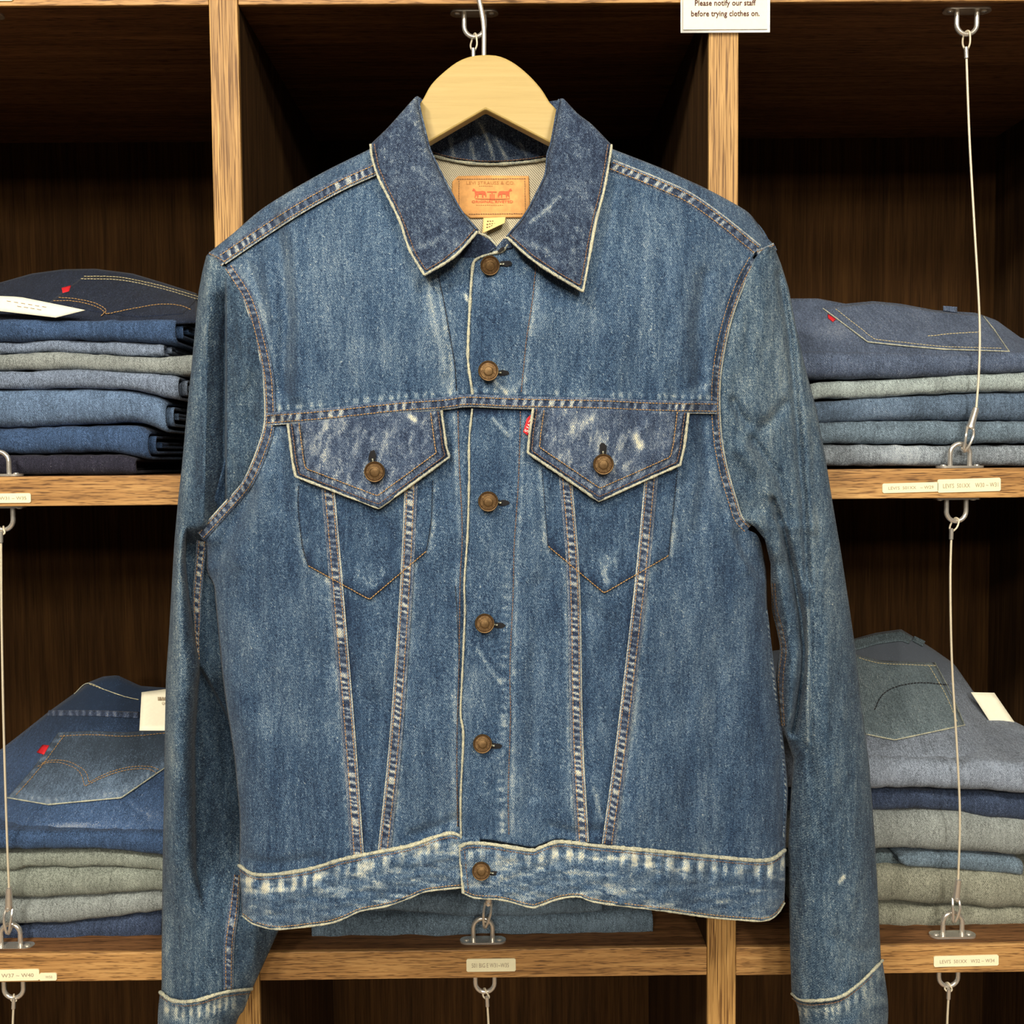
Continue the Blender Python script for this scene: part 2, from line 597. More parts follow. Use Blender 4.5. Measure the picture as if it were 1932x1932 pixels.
def lettering(s, centre, width, height, mat, parent, right=(1, 0, 0), up=(0, 0, 1), bold=0.0, name='lettering', lift=0.0003):
    V, Fc = text_geo(s, bold)
    lo, hi = V.min(0), V.max(0)
    r, u = np.asarray(right, float), np.asarray(up, float)
    n = np.cross(r, u)
    x = (V[:, 0] - (lo[0] + hi[0]) / 2) / (hi[0] - lo[0]) * width
    y = (V[:, 1] - (lo[1] + hi[1]) / 2) / (hi[1] - lo[1]) * height
    Wv = np.asarray(centre)[None] + x[:, None] * r[None] + y[:, None] * u[None] + n[None] * lift
    return mesh_obj(name, Wv, Fc, mat, parent, None, False)


# ------------------------------------------------------------------ shelf labels and the notice
def px_frame(x0, y0, x1, y1, Y):
    """centre, size and tilt of a rectangle seen between two corner pixels, standing at Y"""
    c = P((x0 + x1) / 2, (y0 + y1) / 2, Y)
    w = np.linalg.norm(P(x1, (y0 + y1) / 2, Y) - P(x0, (y0 + y1) / 2, Y))
    h = np.linalg.norm(P((x0 + x1) / 2, y1, Y) - P((x0 + x1) / 2, y0, Y))
    return c, w, h


def shelf_label(x0, y0, x1, y1, txt, label, tx=None, tilt=0.0, group=None):
    c, w, h = px_frame(x0, y0, x1, y1, -0.0003)
    t = empty('shelf_label', c, label, 'label', group)
    r = np.array([math.cos(tilt), 0, math.sin(tilt)]); u = np.array([-math.sin(tilt), 0, math.cos(tilt)])
    V = []
    ch = 0.0012
    for dy in (-0.0002, 0.0011):
        for a, bb in ((-w / 2 + ch, -h / 2), (w / 2 - ch, -h / 2), (w / 2, -h / 2 + ch), (w / 2, h / 2 - ch), (w / 2 - ch, h / 2), (-w / 2 + ch, h / 2), (-w / 2, h / 2 - ch), (-w / 2, -h / 2 + ch)):
            V.append(c + r * a + u * bb + np.array([0, dy, 0]))
    Fc = [tuple(range(8)), tuple(range(15, 7, -1))] + [(i, i + 8, (i + 1) % 8 + 8, (i + 1) % 8) for i in range(8)]
    mesh_obj('tape', V, Fc, M['sticker'], t, None, False)
    if txt:
        if tx is None: tx = (x0 + 0.12 * (x1 - x0), x1 - 0.12 * (x1 - x0))
        cc = P((tx[0] + tx[1]) / 2, (y0 + y1) / 2, -0.0003)
        cc = c + r * (cc[0] - c[0]) + np.array([0, -0.0002, 0])
        lettering(txt, cc, abs(P(tx[1], y0, -0.0003)[0] - P(tx[0], y0, -0.0003)[0]), h * 0.34, M['ink'], t, r, u)
    return t


shelf_label(1665, 911, 1770, 929, "LEVI'S  501XX   ~ W29", 'cream label with rounded end on upper right shelf edge, left of its twin', (1676, 1761), 0.02)
shelf_label(1769, 903, 1888, 928, "LEVI'S  501XX    W30 ~ W31", 'larger cream label on upper right shelf edge, overlapping the one beside it', (1779, 1883), 0.02)
shelf_label(1762, 1803, 1884, 1823, "LEVI'S  501XX   W32 ~ W34", 'long cream label on the lower right shelf edge under the pale jeans', (1773, 1876), 0.012)
shelf_label(880, 1809, 973, 1833, "501 BIG E W31~W35", 'cream label on the lower middle shelf edge below the jacket hem', (890, 960), 0.0)
shelf_label(-60, 931, 58, 949, "501 BIG E   W31 ~ W35", 'cream label cut by the picture edge on the upper left shelf', (-48, 50), 0.0)
shelf_label(-70, 1830, 74, 1851, "SINGLE   W37 ~ W40", 'longer cream label on the lower left shelf edge, cut by picture edge', (-44, 64), 0.008)
shelf_label(74, 1836, 107, 1850, "W50", 'tiny cream label with rounded end on the lower left shelf edge', (86, 99), 0.0)
shelf_label(-80, -16, 24, 2, "", 'cream label on the topmost shelf edge in the upper left corner', None, 0.0)

c, w, h = px_frame(1284, -70, 1453, 62, -0.004)
sign = empty('notice_sign', c, 'white laminated notice with printed request hanging over the right upright', 'sign')
Build().box((c[0] - w / 2, -0.0046, c[2] - h / 2), (c[0] + w / 2, -0.0036, c[2] + h / 2)).build('laminate_sleeve', M['laminate'], sign, bevel=0.0004)
c2, w2, h2 = px_frame(1289, -64, 1448, 56, -0.005)
Build().box((c2[0] - w2 / 2, -0.0056, c2[2] - h2 / 2), (c2[0] + w2 / 2, -0.0047, c2[2] + h2 / 2)).build('card', M['paper'], sign)
Y_ = -0.0058
for s_, xa, xb, yc, hh in (("Please notify our staff", 1311, 1426, 7, 14), ("before trying clothes on.", 1304, 1433, 27, 14)):
    lettering(s_, P((xa + xb) / 2, yc, Y_), P(xb, yc, Y_)[0] - P(xa, yc, Y_)[0], 0.00050 * hh, M['ink_dark'], sign, bold=0.012)


# ------------------------------------------------------------------ pad eyes and wire ropes
def pad_eye(px, py_rod, Yc, z, up, label, zoom=1.0):
    """a plate screwed to a board with a rod bow; up=+1 stands on a board, -1 hangs under it"""
    x = P(px, py_rod, Yc)[0]
    t = empty('pad_eye', (x, Yc, z), label, 'pad eye', 'steel pad eyes screwed to the shelves')
    L, wd_ = 0.0235 * zoom, 0.0075 * zoom
    pts = []
    for k in range(9):
        a = -math.pi / 2 + math.pi * k / 8
        pts.append((x + L - wd_ + wd_ * math.cos(a), Yc + wd_ * math.sin(a)))
    for k in range(9):
        a = math.pi / 2 + math.pi * k / 8
        pts.append((x - L + wd_ + wd_ * math.cos(a), Yc + wd_ * math.sin(a)))
    z0, z1 = (z, z + 0.0022 * up)
    n = len(pts)
    V = [(a, c_, z0) for a, c_ in pts] + [(a, c_, z1) for a, c_ in pts]
    Fc = [tuple(range(n)), tuple(range(2 * n - 1, n - 1, -1))] + [(i, (i + 1) % n, (i + 1) % n + n, i + n) for i in range(n)]
    if up > 0: Fc = [f[::-1] for f in Fc]
    B = Build(); B.add(V, Fc)
    B.build('plate', M['steel'], t, True, bevel=0.0005)
    hw, ht, r = 0.0098 * zoom, 0.0240 * zoom, 0.0024 * zoom
    path = [(x - hw, Yc, z + up * 0.001), (x - hw, Yc, z + up * (ht - hw) * 0.6)]
    for k in range(13):
        a = math.pi - math.pi * k / 12
        path.append((x + hw * math.cos(a), Yc, z + up * (ht - hw + hw * math.sin(a))))
    path += [(x + hw, Yc, z + up * (ht - hw) * 0.6), (x + hw, Yc, z + up * 0.001)]
    Build().tube(path, r, 12).build('bow', M['steel'], t, True)
    for sx in (-1, 1):
        Build().lathe([(0.0028, 0), (0.0027, 0.0008), (0.0016, 0.0013), (0.0002, 0.0014)], (x + sx * (L - wd_ * 0.9), Yc, z1), (0, 0, up), 16).build('screw', M['steel'], t, True)
    return t, np.array([x, Yc, z + up * ht])


def wire_rope(top, bottom, pts_px, Yc, label, snap=True, lean=0.0):
    """rope with a crimped loop round the upper bow and a swaged snap hook on the lower bow"""
    t = empty('wire_rope', tuple(bottom if bottom is not None else P(pts_px[-1][0], pts_px[-1][1], Yc)), label, 'cable', 'security wire ropes in front of the stacks')
    pts = [P(a, b_, Yc) for a, b_ in pts_px]
    crimp = pts[0]
    path = resample(np.array(pts), n=40)
    Build().tube(path, 0.00115, 8).build('rope', M['cable'], t, True)
    # loop round the upper bow
    top = np.asarray(top)
    loop = [crimp + np.array([0.0006, 0, 0]), crimp * 0.55 + top * 0.45 + np.array([0.0030, -0.001, 0]), top + np.array([0.0016, -0.0030, 0.0010]),
            top + np.array([0.0, 0.0, 0.0034]), top + np.array([-0.0016, 0.0030, 0.0010]), crimp * 0.55 + top * 0.45 + np.array([-0.0032, 0.001, 0]), crimp + np.array([-0.0006, 0, 0])]
    Build().tube(resample(np.array(loop), n=36), 0.0009, 8).build('loop', M['cable'], t, True)
    d = (path[2] - path[0]); d /= np.linalg.norm(d)
    Build().lathe([(0.0010, -0.001), (0.0021, 0), (0.0021, 0.010), (0.0011, 0.011)], crimp - d * 0.003, d, 14).build('crimp', M['steel'], t, True)
    if snap and bottom is not None:
        e = path[-1]; d = bottom - e
        Ld = np.linalg.norm(d); d = d / Ld
        Lf = Ld * 0.56
        Build().lathe([(0.0016, 0), (0.0030, 0.001), (0.0033, 0.004), (0.0036, Lf * 0.75), (0.0042, Lf * 0.92), (0.0030, Lf)], e, d, 18).build('ferrule', M['steel'], t, True)
        j = e + d * (Lf * 0.95)
        side = np.cross(d, np.array([0, 1.0, 0]))
        for k, sg in enumerate((-1, 1)):
            hook = [j + side * 0.0032 * sg, j + side * 0.0036 * sg + d * (Ld - Lf) * 0.5 + np.array([0, -0.004, 0]), bottom + side * 0.0012 * sg + d * 0.0045 + np.array([0, -0.0036, 0]), bottom + d * 0.0055 + np.array([0, 0.001, 0]), bottom + side * 0.001 * sg + d * 0.001 + np.array([0, 0.0042, 0])]
            Build().tube(resample(np.array(hook), n=18), 0.0014, 8).build('hook_arm', M['steel'], t, True)
        Build().lathe([(0.0012, -0.0048), (0.0019, -0.0046), (0.0019, 0.0046), (0.0012, 0.0048)], j, (0, 1, 0), 12).build('pin', M['steel'], t, True)
    return t


ZT = {'mid': EYE - 0.0134, 'low': EYE - 0.4914}
ZB = {'top': EYE + 0.4331, 'mid': EYE - 0.0428, 'low': EYE - 0.5201}
YE = 0.019
_, e_rt = pad_eye(1824, 40, YE, ZB['top'], -1, 'pad eye hanging under the top shelf at upper right')
_, e_rm = pad_eye(1811, 860, YE, ZT['mid'], 1, 'pad eye standing on the right shelf above the two cream labels')
_, e_rmb = pad_eye(1804, 960, YE, ZB['mid'], -1, 'pad eye hanging under the right shelf below the two cream labels')
_, e_rl = pad_eye(1797, 1740, YE, ZT['low'], 1, 'pad eye standing on the lower right shelf before pale jeans')
_, e_rlb = pad_eye(1789, 1850, YE, ZB['low'], -1, 'pad eye hanging under the lower right shelf')
_, e_ct = pad_eye(895, 45, YE, ZB['top'], -1, 'pad eye under the top shelf behind the hanger hook')
_, e_cl = pad_eye(911, 1750, YE, ZT['low'], 1, 'pad eye on the middle shelf just under the jacket hem')
_, e_clb = pad_eye(915, 1858, YE, ZB['low'], -1, 'pad eye hanging under the middle shelf below the jacket')
_, e_lt = pad_eye(-38, 40, YE, ZB['top'], -1, 'pad eye under the top shelf cut by the left picture edge')
_, e_lm = pad_eye(-2, 870, YE, ZT['mid'], 1, 'pad eye on the upper left shelf cut by the picture edge')
_, e_lmb = pad_eye(6, 975, YE, ZB['mid'], -1, 'pad eye hanging under the upper left shelf')
_, e_ll = pad_eye(20, 1760, YE, ZT['low'], 1, 'pad eye on the lower left shelf before green-grey jeans')
_, e_llb = pad_eye(26, 1868, YE, ZB['low'], -1, 'pad eye hanging under the lower left shelf')

e_mid = e_rm + np.array([0.004, -0.002, -0.002])
wire_rope(e_rt, e_mid, [(1823, 96), (1829, 260), (1838, 420), (1848, 600), (1847, 700), (1842, 768)], YE - 0.006, 'wire rope running down in front of the upper right jeans')
wire_rope(e_rmb, e_rl + np.array([0.0, -0.002, -0.002]), [(1795, 1004), (1793, 1100), (1796, 1250), (1806, 1420), (1811, 1540), (1808, 1658)], YE - 0.006, 'wire rope running down in front of the lower right jeans')
wire_rope(e_rlb, None, [(1790, 1872), (1787, 1940), (1788, 2060)], YE - 0.004, 'wire rope hanging below the lower right shelf', snap=False)
wire_rope(e_clb, None, [(919, 1886), (922, 1945), (924, 2060)], YE - 0.004, 'wire rope hanging below the lower middle shelf', snap=False)
wire_rope(e_llb, None, [(26, 1890), (24, 1945), (24, 2060)], YE - 0.004, 'wire rope hanging below the lower left shelf', snap=False)
wire_rope(e_lmb, e_ll + np.array([0.0, -0.002, -0.002]), [(2, 1010), (3, 1160), (6, 1330), (10, 1480), (14, 1600), (17, 1674)], YE - 0.006, 'wire rope running down in front of the lower left jeans')
_, e_cm = pad_eye(905, 870, YE, ZT['mid'], 1, 'pad eye on the middle shelf hidden behind the jacket')
_, e_cmb = pad_eye(908, 960, YE, ZB['mid'], -1, 'pad eye under the middle shelf hidden behind the jacket')
wire_rope(e_ct, e_cm + np.array([0.0, -0.002, -0.002]), [(893, 98), (896, 300), (900, 600), (904, 770)], YE - 0.006, 'wire rope hanging behind the hanger, its loop beside the hook')
wire_rope(e_cmb, e_cl + np.array([0.003, -0.002, -0.002]), [(908, 1000), (914, 1200), (922, 1450), (927, 1664)], YE - 0.006, 'wire rope behind the jacket, its steel end showing below the hem')

# ------------------------------------------------------------------ folded jeans
def jeans_mat(name, mid, level=0.0, dark=0.36, light=2.0, pale=None, **kw):
    k = lambda f: tuple(min(1.0, c * f) for c in mid[:3]) + (1.0,)
    pl = pale or tuple(0.45 * c + 0.55 * d for c, d in zip(k(light)[:3], lin(206, 206, 190)[:3])) + (1.0,)
    return denim(name, k(dark), mid, k(light), pl, level=level, twill=2.0, **kw)


def curve_at(pts):
    p = np.asarray(pts, float)
    return lambda x: np.interp(x, p[:, 0], p[:, 1])


def smooth_at(pts):
    p = resample(pts, n=60)
    return lambda x: np.interp(x, p[:, 0], p[:, 1])


def fold_sheet(name, mat, parent, xs, yt, yb, yf, back, rnd, seed, shrink=0.0, thick=0.0028, wear=None):
    """a sheet of denim folded over a front edge: an open U swept along x"""
    nx, mphi = len(xs), 15
    zt = W(xs, yt, yf + 0.012)[:, 2]; zb = W(xs, yb, yf + 0.012)[:, 2]
    X = W(xs, (np.asarray(yt) + np.asarray(yb)) / 2, yf)[:, 0]
    zc, h = (zt + zb) / 2, np.maximum((zt - zb) / 2, 0.002)
    h = h * (1 - shrink)
    a = np.minimum(h * 1.0, 0.017) * rnd
    prof = []
    nb = 6
    wob = (fbm(xs / 55.0, np.zeros(nx) + seed, seed) - 0.5) * 0.008
    for k in range(nb):                       # top sheet, back to front
        s = k / nb
        prof.append((yf + a + (back) * (1 - s) ** 1.3 + wob, zc + h * (1 + 0.05 * np.sin(s * 5 + seed))))
    for k in range(mphi):
        ph = math.pi / 2 - math.pi * k / (mphi - 1)
        cs, sn = abs(math.cos(ph)) ** 0.85, math.copysign(abs(math.sin(ph)) ** 0.85, math.sin(ph))
        prof.append((yf + a - a * cs + wob, zc + h * sn))
    for k in range(nb):
        s = (k + 1) / nb
        prof.append((yf + a + back * s ** 1.3 + wob, zc - h))
    G = np.zeros((len(prof), nx, 3))
    for i, (y, z) in enumerate(prof):
        G[i, :, 0] = X; G[i, :, 1] = y; G[i, :, 2] = z
    G[:, :, 2] += (vnoise(np.broadcast_to(xs / 16.0, G.shape[:2]), np.arange(len(prof))[:, None] * 0.35 + seed, seed) - 0.5) * 0.0016
    wv = 0.30 * (fbm(np.broadcast_to(xs / 30.0, G.shape[:2]), np.arange(len(prof))[:, None] * 0.3 + 0 * xs[None, :], seed + 40) - 0.5)
    if wear is not None:
        wv = wv + np.broadcast_to(wear(xs)[None, :], G.shape[:2])
    return grid_obj(name, G, mat, parent, wv, thick)


def jeans(label, mat, x0, x1, top, bot, yf, group, seed, back=0.26, right_end=False, left_end=False, wear=None, rnd=1.0):
    ft, fb = smooth_at(top), smooth_at(bot)
    xs = np.linspace(x0, x1, max(16, int((x1 - x0) / 9)))
    c = P((x0 + x1) / 2, fb((x0 + x1) / 2), yf + 0.012)
    t = empty('folded_jeans', (c[0], yf + 0.1, c[2]), label, 'jeans', group)
    yt, yb = ft(xs), fb(xs)
    # the ends dip a little
    e = np.minimum(np.abs(xs - x0), np.abs(xs - x1))
    d = (yb - yt) * 0.10 * np.exp(-e / 10.0)
    fold_sheet('outer_fold', mat, t, xs, yt + d, yb - d * 0.4, yf, back, rnd, seed, wear=wear)
    xi = np.linspace(x0 + (8 if not left_end else -14), x1 + (16 if right_end else -8), len(xs))
    fold_sheet('inner_fold', mat, t, xi, ft(np.clip(xi, x0, x1)), fb(np.clip(xi, x0, x1)), yf + 0.014, back - 0.03, 0.8, seed + 3, 0.42)
    xi = np.linspace(x0 + 12, x1 + (26 if right_end else -16), len(xs))
    fold_sheet('inner_fold', mat, t, xi, ft(np.clip(xi, x0, x1)), fb(np.clip(xi, x0, x1)), yf + 0.026, back - 0.05, 0.6, seed + 5, 0.80)
    return t


class Seat:
    """the uppermost pair: its seat slopes up and away behind the front fold"""
    def __init__(s, fold, sil, y_front, y_back, bulge=0.35):
        s.f, s.s, s.y0, s.y1, s.b = smooth_at(fold), curve_at(sil), y_front, y_back, bulge

    def Y(s, px, py):
        f, t = s.f(px), s.s(px)
        k = np.clip((f - py) / np.maximum(f - t, 1.0), -0.05, 1.0)
        return s.y0 + (s.y1 - s.y0) * (np.sign(k) * np.abs(k) ** 1.25)

    def surf(s, name, mat, parent, x0, x1, wear=None):
        xs = np.linspace(x0, x1, int((x1 - x0) / 6))
        k = np.linspace(1, -0.04, 30)[:, None]
        f, t = s.f(xs)[None], s.s(xs)[None]
        PY = f + (t - f) * k; PX = np.broadcast_to(xs[None], PY.shape)
        Yv = s.Y(PX, PY) + (fbm(PX / 70, PY / 40, 5) - 0.5) * 0.006
        G = W(PX, PY, Yv)
        back = G[:1].copy(); back[:, :, 1] += 0.02; back[:, :, 2] -= 0.012
        back2 = back.copy(); back2[:, :, 2] -= 0.06; back2[:, :, 1] += 0.01
        G = np.concatenate([back2, back, G], 0)
        wv = None
        if wear is not None:
            w_ = wear(PX, PY); wv = np.concatenate([w_[:1], w_[:1], w_], 0)
        return grid_obj(name, G, mat, parent, wv, 0.0025)

    def patch(s, name, mat, parent, top, bottom, left, right, lift=0.0016, nu=40, nv=24, wear=None):
        g = coons(top, bottom, left, right, nu, nv)
        px, py = g[..., 0], g[..., 1]
        G = W(px, py, s.Y(px, py) + (fbm(px / 70, py / 40, 5) - 0.5) * 0.006 - lift)
        return grid_obj(name, G, mat, parent, None if wear is None else wear(px, py), 0.0012)

    def depth(s, px, py):
        return s.Y(px, py) + (fbm(px / 70, py / 40, 5) - 0.5) * 0.006


def stitch_row(name, path, depth, mat, parent, step=6.0, length=5.2, width=1.5, lift=0.001, jitter=0.5, smooth=True, h=0.0005):
    """one seam of thread: every stitch a little proud bar along a path in the cloth"""
    p = resample(path, step=step, smooth=smooth)
    if len(p) < 2: return None
    n = len(p) - 1
    a = p[:-1]; d = p[1:] - p[:-1]
    L = np.linalg.norm(d, axis=1, keepdims=True); d = d / np.maximum(L, 1e-9)
    nn = np.stack([-d[:, 1], d[:, 0]], 1)
    j = (rng.random((n, 1)) - 0.5) * jitter
    s0 = a + d * (L * 0.5 - length / 2) + nn * j; s1 = a + d * (L * 0.5 + length / 2) + nn * j
    hw = width / 2
    loop = [s0 - nn * hw, s1 - nn * hw, s1 + nn * hw, s0 + nn * hw]
    V = np.zeros((n, 8, 3))
    for k, q in enumerate(loop):
        Y = depth(q[:, 0], q[:, 1])
        V[:, k] = W(q[:, 0], q[:, 1], Y + 0.0006)
        qq = q * 0.8 + (s0 + s1) / 2 * 0.2
        V[:, k + 4] = W(qq[:, 0], qq[:, 1], Y - lift - h)
    base = (np.arange(n) * 8)[:, None, None]
    fc = np.array([(4, 5, 6, 7), (0, 1, 5, 4), (1, 2, 6, 5), (2, 3, 7, 6), (3, 0, 4, 7)])[None]
    Fa = (base + fc).reshape(-1, 4)
    o = mesh_obj(name, V.reshape(-1, 3), Fa[:, ::-1].copy(), mat, parent, None, False)
    o['kind'] = 'stuff'
    return o


def rolled_edge(name, path, depth, mat, parent, r=2.3, lift=0.0012, smooth=True, step=3.0, seed=3, scale=0.00044):
    """the frayed pale cord along a folded cloth edge"""
    p = resample(path, step=step, smooth=smooth)
    n = len(p)
    s = np.arange(n) * step
    rr = r * scale * (0.75 + 0.5 * vnoise(s / 5.0, np.zeros(n), seed)) * (0.85 + 0.3 * vnoise(s / 22.0, np.zeros(n), seed + 1))
    P3 = W(p[:, 0], p[:, 1], depth(p[:, 0], p[:, 1]) - lift)
    B = Build().tube(P3, rr, 7)
    o = B.build(name, mat, parent, True)
    return o


JM = {
    'navy': jeans_mat('navy_denim', lin(32, 40, 58)), 'ink': jeans_mat('ink_denim', lin(46, 46, 60), light=1.6),
    'blue': jeans_mat('blue_denim', lin(58, 80, 114)), 'mid': jeans_mat('mid_blue_denim', lin(92, 114, 144)),
    'sky': jeans_mat('soft_blue_denim', lin(112, 126, 148)), 'greyblue': jeans_mat('grey_blue_denim', lin(124, 134, 144)),
    'pale': jeans_mat('pale_grey_denim', lin(138, 146, 146), light=1.45), 'green': jeans_mat('green_grey_denim', lin(134, 142, 134), light=1.4),
    'olive': jeans_mat('olive_grey_denim', lin(140, 143, 130), light=1.4), 'ice': jeans_mat('ice_grey_denim', lin(156, 170, 172), light=1.4),
    'slate': jeans_mat('slate_denim', lin(84, 102, 124)), 'dusk': jeans_mat('dusk_blue_denim', lin(56, 68, 92)),
    'wash': jeans_mat('washed_blue_denim', lin(134, 146, 164), light=1.5), 'teal': jeans_mat('teal_grey_denim', lin(86, 100, 108)),
    'fade': jeans_mat('faded_blue_denim', lin(70, 82, 104)), 'steelblue': jeans_mat('steel_blue_denim', lin(100, 118, 134)),
}
B1 = [(-260, 895), (0, 896), (260, 896), (420, 895)]
gl = 'jeans folded in the upper left stack'
jeans('blackish jeans at the very bottom of the upper left stack', JM['ink'], -250, 256, [(-250, 858), (60, 859), (200, 857), (256, 862)], [(-250, 896), (256, 895)], 0.036, gl, 1, right_end=False)
jeans('blue jeans second from the bottom of the upper left stack, ends open', JM['blue'], -240, 279, [(-240, 812), (0, 808), (150, 804), (240, 802), (279, 810)], [(-240, 856), (60, 856), (200, 854), (279, 870)], 0.034, gl, 2, right_end=True)
jeans('thick mid-blue jeans third from the bottom of the upper left stack', JM['mid'], -245, 312, [(-245, 734), (0, 736), (150, 733), (260, 740), (312, 755)], [(-245, 806), (0, 806), (150, 801), (250, 797), (312, 820)], 0.030, gl, 3, right_end=True)
jeans('greyish blue jeans fourth from the bottom of the upper left stack', JM['sky'], -240, 337, [(-240, 700), (0, 702), (120, 699), (230, 703), (337, 710)], [(-240, 736), (0, 735), (150, 733), (250, 738), (337, 758)], 0.030, gl, 4, right_end=True)
jeans('palest grey jeans in the upper left stack, third from its top', JM['pale'], -250, 392, [(-250, 670), (0, 671), (100, 665), (200, 671), (290, 676), (340, 671), (392, 672)], [(-250, 702), (0, 700), (120, 699), (240, 704), (392, 712)], 0.032, gl, 5)
jeans('lilac-blue jeans right beneath the topmost dark pair at upper left', JM['sky'], -240, 309, [(-240, 648), (0, 648), (90, 643), (200, 646), (309, 651)], [(-240, 668), (0, 669), (90, 665), (200, 671), (309, 675)], 0.034, gl, 6, right_end=True)

t = jeans('dark navy jeans topping the upper left stack, pocket up, white tag', JM['blue'], -240, 330, [(-240, 600), (0, 603), (150, 606), (330, 602)], [(-240, 646), (0, 646), (120, 642), (250, 646), (330, 652)], 0.026, gl, 7, right_end=True)
st = Seat([(-240, 606), (0, 610), (160, 612), (372, 604)], [(-240, 560), (-120, 545), (0, 533), (60, 516), (120, 508), (180, 507), (250, 516), (310, 534), (385, 558)], 0.034, 0.17)
st.surf('seat', JM['navy'], t, -230, 372)
st.patch('back_pocket', JM['navy'], t, [(155, 523), (230, 526), (300, 538), (376, 560)], [(90, 572), (180, 588), (260, 598), (345, 592)], [(155, 523), (90, 572)], [(376, 560), (345, 592)], lift=0.0018)
stitch_row('stitching', [(158, 521), (225, 523), (300, 538), (376, 560)], st.depth, M['ecru'], t, lift=0.003, width=1.3)
stitch_row('stitching', [(152, 526), (225, 528), (300, 543), (376, 565)], st.depth, M['ecru'], t, lift=0.003, width=1.3)
stitch_row('stitching', [(100, 567), (140, 568), (175, 576), (197, 588), (190, 596)], st.depth, M['tan'], t, lift=0.003, width=1.4)
stitch_row('stitching', [(110, 561), (145, 564), (180, 572), (200, 584), (200, 592), (240, 584), (300, 574), (340, 576), (360, 584)], st.depth, M['tan'], t, lift=0.003, width=1.4)
st.patch('red_tab', M['red'], t, [(116, 543), (134, 538)], [(118, 552), (130, 549)], [(116, 543), (118, 552)], [(134, 538), (130, 549)], lift=0.003, nu=5, nv=5)
g = coons([(-60, 558), (37, 560)], [(-40, 588), (105, 599)], [(-60, 558), (-40, 588)], [(37, 560), (160, 584)], 6, 4)
tg = empty('price_tag', P(40, 580, 0.035), 'white paper tag lying on the dark jeans at upper left', 'tag')
g = coons([(-60, 556), (37, 560), (161, 585)], [(-60, 580), (20, 589), (105, 599)], [(-60, 556), (-60, 580)], [(161, 585), (105, 599)], 14, 5)
grid_obj('card', W(g[..., 0], g[..., 1], np.full(g.shape[:2], 0.024) + (600 - g[..., 1]) * 0.0002), M['paper'], tg, solid=0.0005)
stitch_row('print_lines', [(10, 567), (90, 580)], lambda x, y: 0.024 + (600 - y) * 0.0002, M['brown'], tg, step=14, length=9, width=1.0, lift=0.0003, h=0.0002)
stitch_row('print_lines', [(30, 577), (80, 585)], lambda x, y: 0.024 + (600 - y) * 0.0002, M['brown'], tg, step=14, length=9, width=1.0, lift=0.0003, h=0.0002)

gr = 'jeans folded in the upper right stack'
cream = lambda xs: 0.55 * np.exp(-((xs - 1715) / 45) ** 2) * (0.6 + 0.6 * vnoise(xs / 6.0, 0 * xs, 4))
jeans('grey jeans with cream worn patch at bottom of the upper right stack', JM['greyblue'], 1455, 2090, [(1455, 836), (1560, 838), (1690, 840), (1800, 841), (2090, 838)], [(1455, 880), (2090, 878)], 0.032, gr, 11, wear=cream)
jeans('soft blue jeans second from the bottom of the upper right stack', JM['steelblue'], 1465, 2080, [(1465, 797), (1560, 797), (1680, 794), (1932, 795), (2080, 796)], [(1465, 836), (1700, 838), (1932, 836), (2080, 836)], 0.030, gr, 12)
jeans('darker grey-blue jeans in the middle of the upper right stack', JM['slate'], 1450, 2090, [(1450, 762), (1560, 757), (1700, 748), (1932, 740), (2090, 738)], [(1450, 798), (1580, 798), (1700, 793), (1932, 795), (2090, 796)], 0.030, gr, 13, wear=lambda xs: 0.25 * np.exp(-((xs - 1660) / 60) ** 2))
jeans('pale ice-grey jeans right beneath the topmost pair at upper right', JM['ice'], 1530, 2100, [(1530, 722), (1600, 720), (1700, 716), (1800, 709), (1932, 704), (2100, 702)], [(1530, 757), (1565, 752), (1640, 752), (1760, 744), (1932, 739), (2100, 737)], 0.028, gr, 14)
t = jeans('faded blue jeans topping the upper right stack, back pocket up', JM['fade'], 1470, 2090, [(1470, 660), (1600, 665), (1800, 668), (1932, 664), (2090, 660)], [(1470, 712), (1560, 716), (1700, 714), (1800, 709), (1932, 704), (2090, 702)], 0.024, gr, 15, wear=lambda xs: 0.16 + 0 * xs)
st = Seat([(1465, 672), (1600, 676), (1800, 680), (1950, 674), (2100, 672)], [(1460, 566), (1492, 563), (1543, 563), (1595, 573), (1647, 568), (1699, 573), (1763, 585), (1841, 590), (1880, 604), (1927, 638), (2000, 650), (2100, 655)], 0.032, 0.16)
fade = lambda px, py: 0.12 + 0.35 * np.exp(-((px - 1575) / 50) ** 2 - ((py - 625) / 22) ** 2) + 0.25 * (fbm(px / 40, py / 26, 9) - 0.5)
st.surf('seat', JM['fade'], t, 1462, 2090, wear=fade)
PT = [(1553, 582), (1600, 576), (1650, 571), (1700, 576), (1764, 587), (1856, 596)]
PB = [(1637, 645), (1710, 653), (1782, 659), (1850, 660), (1904, 663)]
st.patch('back_pocket', JM['fade'], t, PT, PB, [(1553, 582), (1637, 645)], [(1856, 596), (1904, 663)], lift=0.002, wear=lambda px, py: 0.18 + 0.3 * (fbm(px / 50, py / 30, 12) - 0.4))
rolled_edge('pocket_edge', [(1553, 582), (1580, 602), (1637, 645), (1710, 653), (1782, 659), (1904, 663)], st.depth, M['bead'], t, r=1.6, lift=0.003, smooth=False)
rolled_edge('pocket_edge', [(1856, 597), (1876, 622), (1904, 663)], st.depth, M['bead'], t, r=1.2, lift=0.003, smooth=False)
stitch_row('stitching', [(1576, 582), (1650, 640), (1780, 654), (1890, 657)], st.depth, M['ecru'], t, lift=0.003, width=1.3, smooth=False)
